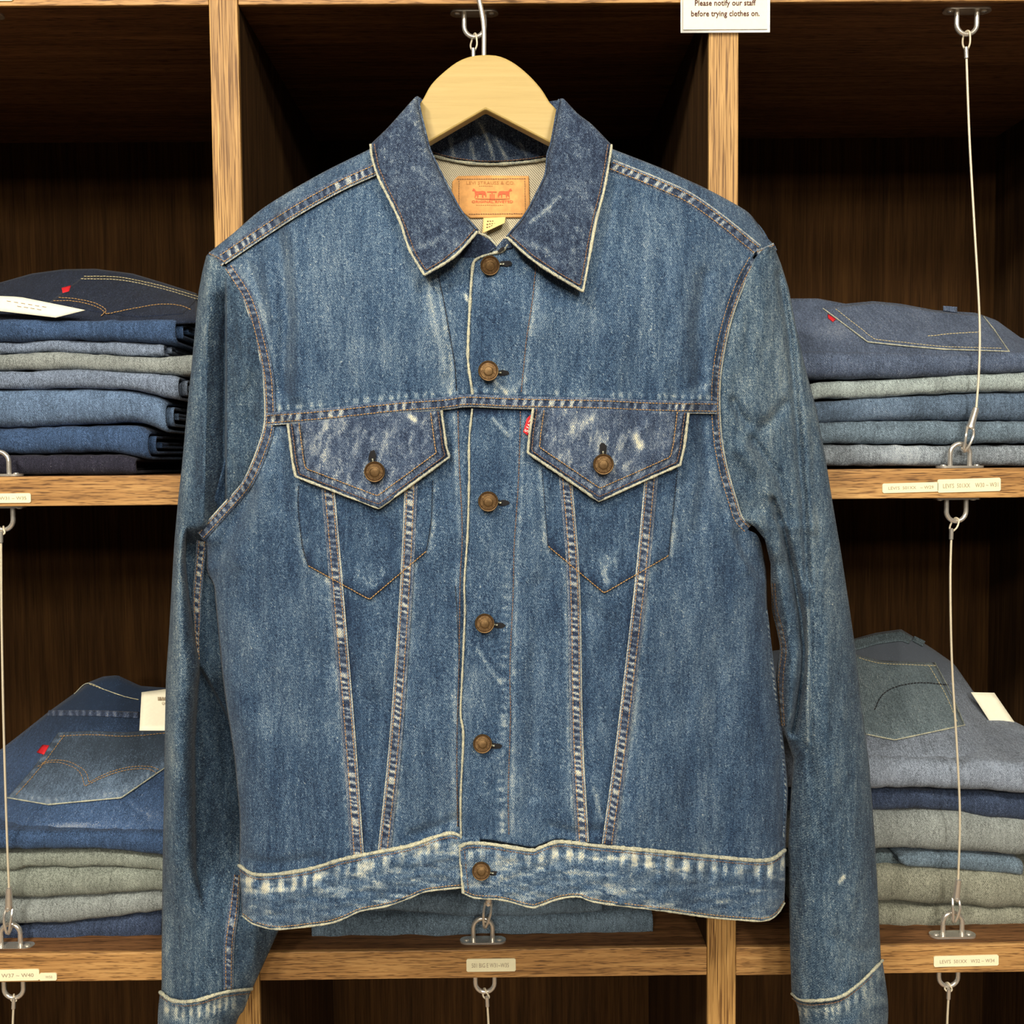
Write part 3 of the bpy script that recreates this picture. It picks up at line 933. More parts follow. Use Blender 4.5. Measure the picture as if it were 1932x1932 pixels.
stitch_row('stitching', [(1750, 634), (1800, 629), (1850, 626)], st.depth, M['ecru'], t, lift=0.003, width=1.6)
st.patch('red_tab', M['red'], t, [(1562, 592), (1577, 602)], [(1563, 599), (1572, 606)], [(1562, 592), (1563, 599)], [(1577, 602), (1572, 606)], lift=0.004, nu=4, nv=4)
st.patch('belt_loop', JM['fade'], t, [(1780, 577), (1806, 579)], [(1780, 586), (1806, 589)], [(1780, 577), (1780, 586)], [(1806, 579), (1806, 589)], lift=0.004, nu=4, nv=4, wear=lambda px, py: 0.3 + 0 * px)

gll = 'jeans folded in the lower left stack'
jeans('dark blue jeans at the bottom of the lower left stack', JM['dusk'], -240, 303, [(-240, 1740), (0, 1742), (100, 1740), (200, 1730), (303, 1714)], [(-240, 1776), (0, 1776), (303, 1773)], 0.036, gll, 21, right_end=False)
jeans('ash-grey jeans second from bottom of the lower left stack', JM['pale'], -240, 345, [(-240, 1690), (0, 1694), (100, 1690), (200, 1682), (345, 1674)], [(-240, 1738), (0, 1740), (60, 1738), (150, 1734), (250, 1719), (345, 1706)], 0.034, gll, 22)
jeans('green-grey jeans third from bottom of the lower left stack', JM['green'], -240, 345, [(-240, 1636), (0, 1634), (160, 1632), (345, 1637)], [(-240, 1686), (0, 1692), (120, 1688), (220, 1680), (345, 1674)], 0.032, gll, 23)
jeans('thin pale grey jeans under the topmost blue pair at lower left', JM['green'], -240, 345, [(-240, 1602), (0, 1603), (120, 1598), (220, 1602), (345, 1614)], [(-240, 1632), (0, 1636), (60, 1628), (150, 1632), (200, 1628), (345, 1640)], 0.034, gll, 24)
t = jeans('bright blue jeans topping the lower left stack, red-tabbed pocket up', JM['blue'], -240, 345, [(-240, 1560), (0, 1562), (345, 1568)], [(-240, 1598), (0, 1598), (120, 1596), (220, 1602), (345, 1614)], 0.024, gll, 25)
st = Seat([(-240, 1568), (0, 1574), (345, 1580)], [(-240, 1500), (-100, 1470), (0, 1415), (45, 1380), (90, 1344), (140, 1308), (165, 1288), (195, 1276), (222, 1274), (265, 1294), (345, 1300)], 0.034, 0.27)
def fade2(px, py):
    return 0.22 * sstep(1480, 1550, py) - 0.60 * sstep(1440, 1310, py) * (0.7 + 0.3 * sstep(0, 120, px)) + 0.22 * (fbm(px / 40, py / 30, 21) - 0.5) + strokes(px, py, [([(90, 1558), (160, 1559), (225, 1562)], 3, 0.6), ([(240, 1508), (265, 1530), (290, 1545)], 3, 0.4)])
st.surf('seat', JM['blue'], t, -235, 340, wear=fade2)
PT = [(110, 1382), (170, 1379), (240, 1382), (312, 1376)]
PBt = [(14, 1505), (91, 1518), (229, 1505), (312, 1448)]
def pk(px, py):
    d = seg_dist(px, py, PBt); d2 = seg_dist(px, py, [(110, 1382), (14, 1505)])
    w = 0.45 * (fbm(px / 45, py / 30, 31) - 0.5) - 0.42 * sstep(1470, 1400, py) + 0.25 * sstep(1470, 1512, py)
    return w + 0.45 * np.exp(-((d - 8) / 5) ** 2) * rope(px, 33, 9) + 0.5 * np.exp(-((d2 - 7) / 6) ** 2) * rope(py, 35, 12) + 0.3 * np.exp(-((py - 1386) / 5) ** 2) * rope(px, 37, 8)
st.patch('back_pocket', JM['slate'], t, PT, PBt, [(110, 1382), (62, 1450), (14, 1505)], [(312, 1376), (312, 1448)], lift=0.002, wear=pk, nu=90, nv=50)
rolled_edge('pocket_edge', PBt, st.depth, M['bead'], t, r=1.7, lift=0.003, smooth=False)
stitch_row('stitching', [(112, 1389), (170, 1386), (240, 1389), (312, 1383)], st.depth, M['tan'], t, lift=0.003, width=1.4)
stitch_row('stitching', [(122, 1386), (74, 1450), (30, 1500)], st.depth, M['tan'], t, lift=0.003, width=1.4)
stitch_row('stitching', [(70, 1446), (95, 1438), (122, 1441), (150, 1456), (160, 1483)], st.depth, M['tan'], t, lift=0.003, width=1.3)
stitch_row('stitching', [(78, 1440), (100, 1434), (130, 1437), (160, 1454), (168, 1476)], st.depth, M['tan'], t, lift=0.003, width=1.3)
stitch_row('stitching', [(160, 1483), (200, 1464), (243, 1452), (279, 1451), (297, 1460)], st.depth, M['tan'], t, lift=0.003, width=1.3)
stitch_row('stitching', [(168, 1476), (204, 1458), (246, 1447), (282, 1446), (300, 1452)], st.depth, M['tan'], t, lift=0.003, width=1.3)
st.patch('yoke_seam', JM['dusk'], t, [(92, 1340), (180, 1340), (262, 1343)], [(88, 1350), (180, 1350), (262, 1354)], [(92, 1340), (88, 1350)], [(262, 1343), (262, 1354)], lift=0.0024, nu=60, nv=5, wear=lambda px, py: 0.55 * rope(px, 39, 10) - 0.1)
rolled_edge('waist_edge', [(140, 1309), (165, 1289), (200, 1302), (235, 1314), (262, 1320)], st.depth, M['bead'], t, r=1.0, lift=0.002)
stitch_row('stitching', [(168, 1290), (200, 1302), (235, 1314), (262, 1320)], st.depth, M['ecru'], t, lift=0.002, width=1.5)
st.patch('red_tab', M['red'], t, [(80, 1405), (92, 1406)], [(69, 1419), (82, 1423)], [(80, 1405), (69, 1419)], [(92, 1406), (82, 1423)], lift=0.004, nu=4, nv=4)
tg = empty('price_tag', P(288, 1378, 0.02), 'white barcode tag standing on the blue jeans beside the left sleeve', 'tag')
g = coons([(267, 1306), (320, 1299)], [(263, 1378), (320, 1378)], [(267, 1306), (263, 1378)], [(320, 1299), (320, 1378)], 6, 8)
grid_obj('card', W(g[..., 0], g[..., 1], 0.045 + (1378 - g[..., 1]) * 0.0006), M['paper'], tg, solid=0.0006)
B = Build()
for k, x in enumerate((300, 302.5, 304, 307, 309, 312, 314)):
    q0, q1 = P(x, 1322, 0.045 + 56 * 0.0006 - 0.0009), P(x + (1.4 if k % 2 else 0.8), 1313, 0.045 + 65 * 0.0006 - 0.0009)
    B.box((q0[0], q0[1], q0[2]), (q1[0], q0[1] + 0.0004, q1[2]))
B.build('barcode', M['ink'], tg)
lettering('00', P(311, 1327, 0.0735), 0.006, 0.0036, M['ink'], tg)

grl = 'jeans folded in the lower right stack'
jeans('olive-grey jeans at the bottom of the lower right stack', JM['olive'], 1505, 2090, [(1440, 1706), (1660, 1704), (1800, 1707), (2090, 1712)], [(1440, 1746), (2090, 1744)], 0.044, grl, 31)
jeans('thick pale grey jeans second from bottom of the lower right stack', JM['olive'], 1500, 2090, [(1440, 1632), (1660, 1630), (1760, 1634), (1932, 1642), (2090, 1646)], [(1440, 1704), (1660, 1698), (1800, 1706), (1932, 1712), (2090, 1714)], 0.040, grl, 32)
jeans('thin blue jeans squeezed between pale pairs in lower right stack', JM['steelblue'], 1694, 1929, [(1694, 1606), (1740, 1602), (1830, 1605), (1929, 1612)], [(1694, 1616), (1720, 1628), (1800, 1634), (1929, 1645)], 0.044, grl, 33)
jeans('dark teal jeans wedged at the left end of the lower right stack', JM['teal'], 1440, 1720, [(1440, 1600), (1660, 1602), (1720, 1612)], [(1440, 1630), (1660, 1626), (1720, 1632)], 0.055, grl, 34)
jeans('pale grey jeans below the navy pair in the lower right stack', JM['pale'], 1440, 2090, [(1440, 1528), (1660, 1528), (1760, 1526), (1932, 1540), (2090, 1546)], [(1440, 1600), (1660, 1600), (1800, 1603), (1932, 1612), (2090, 1614)], 0.038, grl, 35)
jeans('dark navy jeans second from top of the lower right stack', JM['dusk'], 1440, 2090, [(1440, 1486), (1660, 1485), (1800, 1488), (1932, 1496), (2090, 1500)], [(1440, 1528), (1640, 1528), (1740, 1522), (1850, 1536), (1932, 1545), (2090, 1550)], 0.042, grl, 36)
t = jeans('washed light blue jeans topping the lower right stack, pocket up', JM['wash'], 1440, 2090, [(1440, 1420), (1640, 1424), (1800, 1432), (2090, 1440)], [(1440, 1486), (1640, 1486), (1800, 1485), (1932, 1494), (2090, 1500)], 0.026, grl, 37)
st = Seat([(1440, 1434), (1640, 1438), (1800, 1446), (2100, 1456)], [(1440, 1230), (1560, 1215), (1616, 1204), (1652, 1194), (1700, 1187), (1728, 1204), (1760, 1224), (1800, 1252), (1836, 1304), (1904, 1376), (1932, 1404), (2000, 1420), (2100, 1430)], 0.034, 0.27)
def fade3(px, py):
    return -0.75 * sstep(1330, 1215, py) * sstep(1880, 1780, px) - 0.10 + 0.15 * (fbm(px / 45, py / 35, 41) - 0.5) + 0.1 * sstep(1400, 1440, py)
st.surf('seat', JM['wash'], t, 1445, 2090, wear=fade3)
PT = [(1560, 1222), (1620, 1236), (1660, 1246), (1720, 1249), (1762, 1250)]
PBt = [(1560, 1362), (1634, 1385), (1688, 1396), (1820, 1368)]
st.patch('back_pocket', JM['teal'], t, PT, PBt, [(1560, 1222), (1560, 1362)], [(1762, 1250), (1820, 1368)], lift=0.002, wear=lambda px, py: 0.22 + 0.4 * (fbm(px / 50, py / 40, 51) - 0.5))
rolled_edge('pocket_edge', [(1634, 1385), (1688, 1396), (1820, 1368)], st.depth, M['bead'], t, r=1.7, lift=0.003, smooth=False)
rolled_edge('pocket_edge', [(1820, 1368), (1796, 1310), (1764, 1250)], st.depth, JM['green'], t, r=1.4, lift=0.003, smooth=False)
stitch_row('stitching', [(1620, 1241), (1660, 1251), (1720, 1254), (1766, 1256)], st.depth, M['ecru'], t, lift=0.003, width=1.6)
stitch_row('stitching', [(1752, 1254), (1784, 1310), (1806, 1362)], st.depth, M['ecru'], t, lift=0.003, width=1.4)
stitch_row('stitching', [(1620, 1208), (1660, 1200), (1705, 1194)], st.depth, M['tan'], t, lift=0.002, width=1.4)
st.patch('waistband', JM['teal'], t, [(1600, 1209), (1652, 1196), (1700, 1189), (1722, 1202)], [(1600, 1230), (1655, 1214), (1700, 1208), (1716, 1214)], [(1600, 1209), (1600, 1230)], [(1722, 1202), (1716, 1214)], lift=0.004, nu=30, nv=6)
stitch_row('stitching', [(1650, 1340), (1664, 1312), (1690, 1296), (1735, 1288), (1790, 1292)], st.depth, M['dark_thread'], t, lift=0.003, width=2.2)
st.patch('belt_loop', JM['teal'], t, [(1726, 1200), (1746, 1210)], [(1722, 1208), (1742, 1219)], [(1726, 1200), (1722, 1208)], [(1746, 1210), (1742, 1219)], lift=0.005, nu=4, nv=4)
tg = empty('price_tag', P(1880, 1376, 0.1), 'white paper tag tucked behind the washed blue jeans at lower right', 'tag')
g = coons([(1832, 1306), (1876, 1307)], [(1880, 1380), (1924, 1377)], [(1832, 1306), (1880, 1380)], [(1876, 1307), (1924, 1377)], 5, 6)
grid_obj('card', W(g[..., 0], g[..., 1], 0.20 + (1380 - g[..., 1]) * 0.0002), M['paper'], tg, solid=0.0006)

gm = 'jeans folded in the middle stack behind the jacket'
jeans('light blue jeans at the bottom of the middle stack, below the hem', JM['steelblue'], 588, 1232, [(588, 1728), (700, 1722), (900, 1722), (1100, 1718), (1232, 1712)], [(588, 1766), (900, 1767), (1232, 1757)], 0.034, gm, 41)
jeans('grey-blue jeans peeking out right under the jacket hem', JM['steelblue'], 700, 1136, [(700, 1686), (850, 1684), (1000, 1684), (1136, 1690)], [(700, 1712), (900, 1724), (1020, 1722), (1136, 1712)], 0.036, gm, 42)

# ------------------------------------------------------------------ the denim jacket
JX = P(925, 1700, -0.12)
jacket = empty('denim_jacket', (JX[0], -0.11, JX[2]), 'faded blue denim trucker jacket hanging on a wooden hanger, buttoned up', 'jacket')

ARM_L = [(430, 503), (468, 563), (489, 632), (503, 694), (508, 740), (508, 800), (493, 853), (465, 914), (423, 963), (379, 1011)]
ARM_R = [(1420, 487), (1399, 525), (1379, 576), (1365, 624), (1354, 680), (1349, 728), (1349, 782), (1354, 839), (1365, 893), (1381, 947), (1392, 980), (1410, 999)]
SIDE_L = [(376, 1012), (391, 1028), (390, 1074), (403, 1105), (406, 1136), (410, 1177), (415, 1229), (420, 1281), (428, 1339), (441, 1423), (447, 1486), (452, 1548), (452, 1640)]
SIDE_R = [(1412, 1000), (1429, 1010), (1440, 1043), (1446, 1085), (1447, 1134), (1451, 1186), (1458, 1250), (1467, 1315), (1475, 1367), (1482, 1432), (1487, 1491), (1484, 1554), (1483, 1612)]
YOKE_L = [(504, 791), (583, 785), (666, 777), (748, 768), (831, 762), (870, 757), (932, 756)]
YOKE_R = [(893, 756), (960, 759), (1043, 761), (1146, 763), (1229, 767), (1353, 769)]
WT_L = [(451, 1632), (478, 1648), (524, 1648), (586, 1638), (648, 1620), (711, 1607), (773, 1595), (819, 1579), (850, 1571), (869, 1576)]
WB_L = [(457, 1728), (481, 1744), (524, 1753), (586, 1747), (633, 1739), (680, 1719), (726, 1710), (773, 1694), (804, 1682), (874, 1674)]
WT_R = [(867, 1597), (885, 1590), (928, 1592), (1000, 1603), (1017, 1599), (1047, 1588), (1073, 1588), (1129, 1595), (1241, 1605), (1353, 1616), (1446, 1622), (1481, 1603)]
WB_R = [(874, 1685), (897, 1694), (943, 1697), (1000, 1711), (1017, 1709), (1054, 1696), (1092, 1692), (1129, 1703), (1241, 1717), (1334, 1730), (1390, 1735), (1442, 1737), (1465, 1726), (1480, 1704)]
PLK = [(891, 503), (888, 550), (884, 625), (883, 681), (890, 733), (893, 757)]
PLK2 = [(891, 771), (885, 833), (885, 906), (882, 1009), (876, 1100), (877, 1158), (872, 1274), (869, 1346), (874, 1390), (869, 1506), (870, 1590)]
PST = [(1011, 500), (1004, 569), (994, 634), (987, 700), (983, 740)]
PST2 = [(982, 775), (981, 823), (977, 926), (970, 1030), (968, 1120), (962, 1260), (963, 1356), (959, 1485), (960, 1575)]
LST = [(827, 520), (836, 562), (849, 634), (858, 690), (861, 737)]
LST2 = [(864, 775), (866, 864), (872, 1000), (868, 1100), (866, 1250), (862, 1400), (863, 1560)]
SEAMS = [[(617, 905), (634, 1100), (658, 1390), (674, 1612)], [(776, 905), (767, 1100), (747, 1390), (725, 1604)],
         [(1066, 890), (1082, 1100), (1088, 1390), (1099, 1589)], [(1230, 890), (1210, 1100), (1176, 1390), (1148, 1593)]]

BAG_L = ([(563, 915), (690, 900), (817, 905)], [(581, 1067), (697, 1131), (804, 1040)], [(563, 915), (562, 957), (570, 1030), (581, 1067)], [(817, 905), (813, 988), (804, 1040)])
BAG_R = ([(1022, 885), (1140, 880), (1279, 885)], [(1034, 1030), (1140, 1119), (1262, 1048)], [(1022, 885), (1028, 947), (1034, 1030)], [(1279, 885), (1268, 988), (1262, 1048)])
FOLDS = [  # (path in the cloth, half width, depth in metres; + = away from the viewer)
    ([(512, 400), (530, 480), (540, 600), (534, 735)], 13, 0.0090), ([(545, 380), (558, 480), (566, 640), (560, 745)], 13, -0.0045), ([(500, 500), (516, 600)], 8, -0.003),
    ([(470, 500), (492, 560)], 6, 0.003), ([(1330, 520), (1316, 620), (1322, 735)], 14, 0.0060), ([(1290, 520), (1284, 680)], 22, -0.003),
    ([(470, 930), (440, 990), (412, 1050), (402, 1090)], 13, 0.0080), ([(500, 900), (480, 990), (452, 1060)], 18, -0.0060),
    ([(520, 800), (535, 850), (528, 960)], 13, 0.0040), ([(515, 790), (545, 800)], 8, 0.003),
    ([(1392, 1010), (1408, 1050), (1436, 1085)], 10, 0.0060), ([(1376, 985), (1386, 1030), (1410, 1075)], 9, -0.0040),
    ([(1300, 760), (1335, 735), (1342, 700)], 9, -0.003), ([(1322, 780), (1330, 900), (1318, 1000)], 14, 0.004),
    ([(806, 525), (818, 600), (840, 700)], 12, -0.0030), ([(800, 540), (806, 590)], 14, 0.006),
    ([(845, 540), (852, 640), (858, 740)], 6, 0.002), ([(836, 780), (845, 860), (850, 950)], 9, 0.003),
    ([(930, 790), (955, 820)], 6, -0.002), ([(918, 700), (950, 735)], 7, -0.0016),
    ([(640, 1250), (700, 1330), (720, 1420)], 26, 0.003), ([(690, 1440), (705, 1540)], 16, 0.003), ([(700, 1200), (690, 1300)], 20, -0.002),
    ([(1100, 1150), (1150, 1180), (1165, 1250)], 20, 0.003), ([(1110, 1480), (1128, 1560)], 9, -0.0025),
    ([(1020, 1100), (1010, 1300), (1008, 1500)], 14, 0.0030), ([(985, 1100), (982, 1300), (980, 1500)], 10, -0.0012),
    ([(1262, 780), (1268, 1050), (1300, 1500)], 30, 0.002), ([(560, 1100), (590, 1300), (600, 1560)], 30, 0.002),
    ([(1470, 1440), (1476, 1520), (1478, 1590)], 6, 0.005), ([(1040, 1560), (1080, 1572), (1130, 1566)], 9, 0.003),
    ([(460, 1620), (520, 1632), (600, 1618)], 10, 0.004), ([(780, 1575), (830, 1560), (862, 1545)], 10, 0.004),
]
xl_at = lambda y: np.interp(y, [p[1] for p in SIDE_L], [p[0] for p in SIDE_L])
xr_at = lambda y: np.interp(y, [p[1] for p in SIDE_R], [p[0] for p in SIDE_R])


def F(px, py):
    """distance of the jacket's front"""
    px = np.asarray(px, float); py = np.asarray(py, float)
    c = (px - 925) / 540
    Y = -0.165 + 0.080 * np.abs(c) ** 2.6 + 0.030 * sstep(640, 260, py)
    below = sstep(1000, 1060, py)
    dl, dr = np.maximum(px - xl_at(py), 0), np.maximum(xr_at(py) - px, 0)
    Y = Y + below * 0.022 * (np.exp(-(dl / 14.0)) + np.exp(-(dr / 14.0)))
    Y = Y + strokes(px, py, FOLDS)
    hem = sstep(1380, 1720, py)
    Y = Y + hem * (0.007 * np.sin((px - 700) / 95.0) + 0.004 * np.sin(px / 41.0 + 1.0))
    Y = Y + (fbm(px / 75, py / 190, 3) - 0.5) * 0.010 + (fbm(px / 24, py / 60, 8) - 0.5) * 0.0022
    return Y


FADES = [([(878, 556), (881, 566)], 3.2, 1.0), ([(774, 786), (781, 792)], 5, 0.9), ([(620, 490), (600, 580)], 60, 0.13), ([(470, 520), (540, 690)], 16, 0.10),
         ([(806, 530), (820, 600), (842, 700), (852, 750)], 8, 0.30), ([(520, 800), (548, 830), (552, 850)], 5, 0.35), ([(930, 790), (960, 822)], 4, 0.5),
         ([(915, 700), (955, 742)], 4, 0.4), ([(962, 740), (990, 715)], 5, 0.25), ([(900, 1225), (925, 1262), (945, 1290)], 3.5, 0.45),
         ([(1490, 905), (1520, 980)], 12, 0.1), ([(1200, 480), (1180, 640)], 70, 0.06), ([(930, 1290), (900, 1280), (880, 1320)], 20, 0.08),
         ([(1120, 1490), (1135, 1545)], 4, 0.4), ([(1300, 740), (1338, 725), (1352, 700)], 5, 0.3), ([(930, 560), (960, 640)], 40, -0.05),
         ([(720, 1340), (640, 1330)], 40, -0.06), ([(1230, 1000), (1240, 1500)], 60, 0.03)]


def body_wear(px, py):
    w = body_wear0(px, py)
    for side, d in ((BAG_L[2], -4), (BAG_L[3], 4), (BAG_R[2], -4), (BAG_R[3], 4)):
        o = np.asarray(side, float) + np.array([d, 0])
        w = w + 0.42 * np.exp(-(seg_dist(px, py, o) / 4.0) ** 2) * (0.25 + vnoise(py / 7, px * 0, 67))
    for bot in (BAG_L[1], BAG_R[1]):
        o = np.asarray(bot, float) + np.array([0, 9])
        w = w + 0.30 * np.exp(-(seg_dist(px, py, o) / 5.0) ** 2) * rope(px, 69, 9)
    return w


def body_wear0(px, py):
    w = 0.34 * (fbm(px / 26, py / 150, 61) - 0.5) + 0.22 * (fbm(px / 60, py / 60, 62) - 0.5)
    w = w + strokes(px, py, FADES) + 0.05 * sstep(900, 500, py)
    for k, s in enumerate(SEAMS):                     # pale halo beside the felled seams
        sg = -1 if k % 2 == 0 else 1
        o = offset_poly(s, 15 if sg < 0 else -15)
        w = w + 0.34 * np.exp(-(seg_dist(px, py, o) / 4.5) ** 2) * (0.3 + vnoise(py / 7, px * 0, 63 + k))
        o = offset_poly(s, -17 if sg < 0 else 17)
        w = w - 0.16 * np.exp(-(seg_dist(px, py, o) / 6.0) ** 2)
    for o in (ARM_L, ARM_R):
        w = w - 0.22 * np.exp(-(seg_dist(px, py, o) / 13) ** 2)
    for y in (YOKE_L, YOKE_R):
        w = w - 0.25 * np.exp(-(seg_dist(px, py, np.asarray(y, float) + np.array([0, 16])) / 9) ** 2)
        o = np.asarray(y, float) + np.array([0, -19])
        w = w + 0.55 * np.exp(-(seg_dist(px, py, o) / 5.5) ** 2) * rope(px, 71, 12)
        o = np.asarray(y, float) + np.array([0, -13])
        w = w - 0.15 * np.exp(-(seg_dist(px, py, o) / 2.5) ** 2)
    for y, d in ((PST2, 7), (PST, 6), (LST, -6), (LST2, -6)):
        o = np.asarray(y, float) + np.array([d, 0])
        w = w + 0.32 * np.exp(-(seg_dist(px, py, o) / 4.0) ** 2) * (0.4 + vnoise(py / 8, px * 0, 75))
    o = np.asarray(PST2, float) + np.array([-13, 0])   # tied-together fade marks along the button band
    w = w + 0.50 * np.exp(-(seg_dist(px, py, o) / 7) ** 2) * rope(py, 77, 13) * sstep(1060, 1150, py)
    for o in (ARM_L, ARM_R):
        sgn = 1 if o is ARM_L else -1
        oo = np.asarray(o, float) + np.array([17 * sgn, 0])
        w = w + 0.20 * np.exp(-(seg_dist(px, py, oo) / 6) ** 2)
    for wt in (WT_L, WT_R):
        o = np.asarray(wt, float) + np.array([0, -12])
        w = w + 0.30 * np.exp(-(seg_dist(px, py, o) / 6) ** 2) * (rope(px, 79, 9) - 0.35)
    return w


def panel(name, top, bottom, left, right, depth, mat, lift=0.0, wear=body_wear, parent=jacket, step=4.0, solid=0.0016, smooth=True, mod=None):
    if smooth:
        top, bottom, left, right = [resample(q, n=max(8, int(plen(q) / step))) for q in (top, bottom, left, right)]
    nu = max(4, int(max(plen(top), plen(bottom)) / step)); nv = max(4, int(max(plen(left), plen(right)) / step))
    g = coons(top, bottom, left, right, nu, nv)
    px, py = g[..., 0], g[..., 1]
    Y = depth(px, py) - lift
    if mod is not None:
        u = np.linspace(0, 1, nu)[None, :]; v = np.linspace(0, 1, nv)[:, None]
        Y = Y + mod(u, v, px, py)
    return grid_obj(name, W(px, py, Y), mat, parent, None if wear is None else wear(px, py), solid)


def ribbon(name, path, width, depth, mat, parent=jacket, lift=0.0012, h=0.0014, seed=1, stitches='tan', edge=(0.75, 0.75), per=11.0, base=0.0, amp=0.62, st_off=(0.55, -0.55), smooth=True, stitch_step=6.2):
    """a felled seam: a raised strip with puckers, worn pale in patches, two rows of thread on it"""
    p = resample(path, step=3.0, smooth=smooth)
    n = len(p); s = np.arange(n) * 3.0
    wd_ = np.interp(np.linspace(0, 1, n), np.linspace(0, 1, len(width)), width) if np.ndim(width) else np.full(n, float(width))
    nn = normals2(p)
    t = np.linspace(-1, 1, 11)
    px = p[:, None, 0] + nn[:, None, 0] * t[None] * wd_[:, None] / 2
    py = p[:, None, 1] + nn[:, None, 1] * t[None] * wd_[:, None] / 2
    rp = rope(s[:, None] + 3 * t[None], seed, per)
    mid = np.clip(1 - (np.abs(t) / 0.62) ** 6, 0, 1)[None]
    Y = depth(px, py) - lift - h * (1 - np.abs(t)[None] ** 4) - 0.0009 * (rp - 0.5) * mid
    w = base + amp * rp * mid - 0.24 * (1 - rp) * mid + 1.25 * edge[0] * sstep(0.72, 0.92, -t)[None] + 1.25 * edge[1] * sstep(0.72, 0.92, t)[None] + 0.3 * (vnoise(px / 3, py / 3, seed) - 0.5)
    G = W(px, py, Y)
    # t runs along the path normal: keep faces towards the viewer
    Fc = grid_faces(n, 11)
    if nn[n // 2, 0] < 0 or (abs(nn[n // 2, 0]) < 1e-3 and nn[n // 2, 1] > 0): Fc = Fc[:, ::-1].copy()
    o = mesh_obj(name, G.reshape(-1, 3), Fc, mat, parent, w, True)
    if stitches:
        for f in st_off:
            q = p + nn * (wd_ / 2 * f)[:, None]
            stitch_row('stitching', q, depth, M[stitches], o, step=stitch_step, lift=lift + h * 0.9 + 0.0003, smooth=False)
    return o


# -- back of the body, seen through the neck and from the side
BACK_T = [(392, 485), (500, 396), (600, 336), (700, 288), (815, 292), (925, 308), (1035, 297), (1155, 288), (1300, 343), (1419, 412), (1461, 470)]
BACK_L = [(392, 485), (430, 600), (440, 800), (390, 1012), (406, 1110), (412, 1177), (422, 1281), (432, 1345), (449, 1486), (455, 1640), (462, 1700)]
BACK_R = [(1461, 470), (1420, 600), (1410, 800), (1410, 1000), (1444, 1085), (1449, 1186), (1465, 1315), (1480, 1432), (1484, 1554), (1478, 1690)]


def back_panel():
    g = coons(resample(BACK_T, n=120), np.array([(462, 1700), (930, 1664), (1478, 1690)]), resample(BACK_L, n=140), resample(BACK_R, n=140), 120, 140)
    px, py = g[..., 0], g[..., 1]
    u = np.linspace(0, 1, 120)[None, :]
    e = np.sin(math.pi * u) ** 0.45
    Y = (F(px, py) + 0.012) * (1 - e) + (-0.040) * e
    o = grid_obj('back', W(px, py, Y), M['denim'], jacket, body_wear(px, py), 0.0015)
    return o


back_panel()

# -- chest yokes, lower fronts, waistband
panel('chest_yoke', [(424, 497), (480, 456), (560, 405), (640, 360), (712, 328), (790, 380), (860, 425), (903, 441), (934, 464)], YOKE_L, [(424, 497)] + ARM_L[1:5] + [(504, 791)], [(934, 464), (930, 600), (932, 756)], F, M['denim'])
panel('chest_yoke', [(891, 503), (896, 491), (908, 484), (925, 479), (945, 466), (960, 452), (1030, 420), (1100, 370), (1154, 318), (1240, 350), (1300, 378), (1360, 420), (1424, 480)], YOKE_R, PLK, [(1424, 480)] + ARM_R[1:6] + [(1353, 769)], F, M['denim'], lift=0.0036)
panel('front_panel', [(504, 785), (583, 780), (666, 772), (748, 763), (831, 757), (870, 752), (930, 752)], WT_L[:-1] + [(869, 1576), (925, 1580)], [(504, 785), (508, 800)] + ARM_L[6:] + SIDE_L[1:-1] + [(451, 1632)], [(930, 752), (932, 1100), (925, 1580)], F, M['denim'])
panel('front_panel', [(892, 752), (960, 755), (1043, 757), (1146, 759), (1229, 763), (1353, 765)], [(870, 1598), (885, 1592)] + WT_R[2:-1] + [(1483, 1606)], [(892, 752)] + PLK2, [(1353, 765), (1350, 790)] + ARM_R[7:] + SIDE_R[1:], F, M['denim'], lift=0.0036)


def waist_wear(wt, seed):
    def f(px, py):
        o = np.asarray(wt, float) + np.array([0, 22])
        d = seg_dist(px, py, o)
        w = 0.85 * np.exp(-(d / 13) ** 2) * rope(px + (py - 1600) * 0.05, seed, 18) + 0.5 * (fbm(px / 22, py / 9, seed + 1) - 0.5) + 0.10
        w = w + 0.4 * sstep(0.60, 0.72, fbm(px / 34, py / 10, seed + 2))
        return w
    return f


def waist_mod(u, v, px, py):
    return -0.0024 * np.sin(math.pi * np.clip(v, 0, 1)) ** 0.5 + 0.0026 * (rope(px + 0 * py, 91, 18) - 0.5) * np.exp(-((v - 0.2) / 0.22) ** 2) + (fbm(px / 30, py / 11, 93) - 0.5) * 0.005 * sstep(0, 0.15, v)


wl = panel('waistband', WT_L + [(905, 1578)], WB_L + [(905, 1674)], [(451, 1632), (457, 1728)], [(905, 1578), (905, 1674)], F, M['denim'], lift=0.003, wear=waist_wear(WT_L, 81), mod=waist_mod, step=3.0)
wr = panel('waistband', WT_R, WB_R, [(867, 1597), (874, 1685)], [(1481, 1603), (1482, 1650), (1480, 1704)], F, M['denim'], lift=0.0068, wear=waist_wear(WT_R, 83), mod=waist_mod, step=3.0)
for wbs, wt, wb, lf in ((wl, WT_L, WB_L, 0.0045), (wr, WT_R, WB_R, 0.0085)):
    rolled_edge('rolled_edge', np.asarray(wt) + np.array([0, 1]), F, M['bead'], wbs, r=3.8, lift=lf - 0.0008, seed=5)
    rolled_edge('rolled_edge', wb, F, M['bead'], wbs, r=1.9, lift=lf - 0.0012, seed=6)
    stitch_row('stitching', np.asarray(wt) + np.array([0, 9]), F, M['brown'], wbs, lift=lf + 0.0006, width=1.8)
    stitch_row('stitching', np.asarray(wb) + np.array([0, -5]), F, M['tan'], wbs, lift=lf, width=1.6)
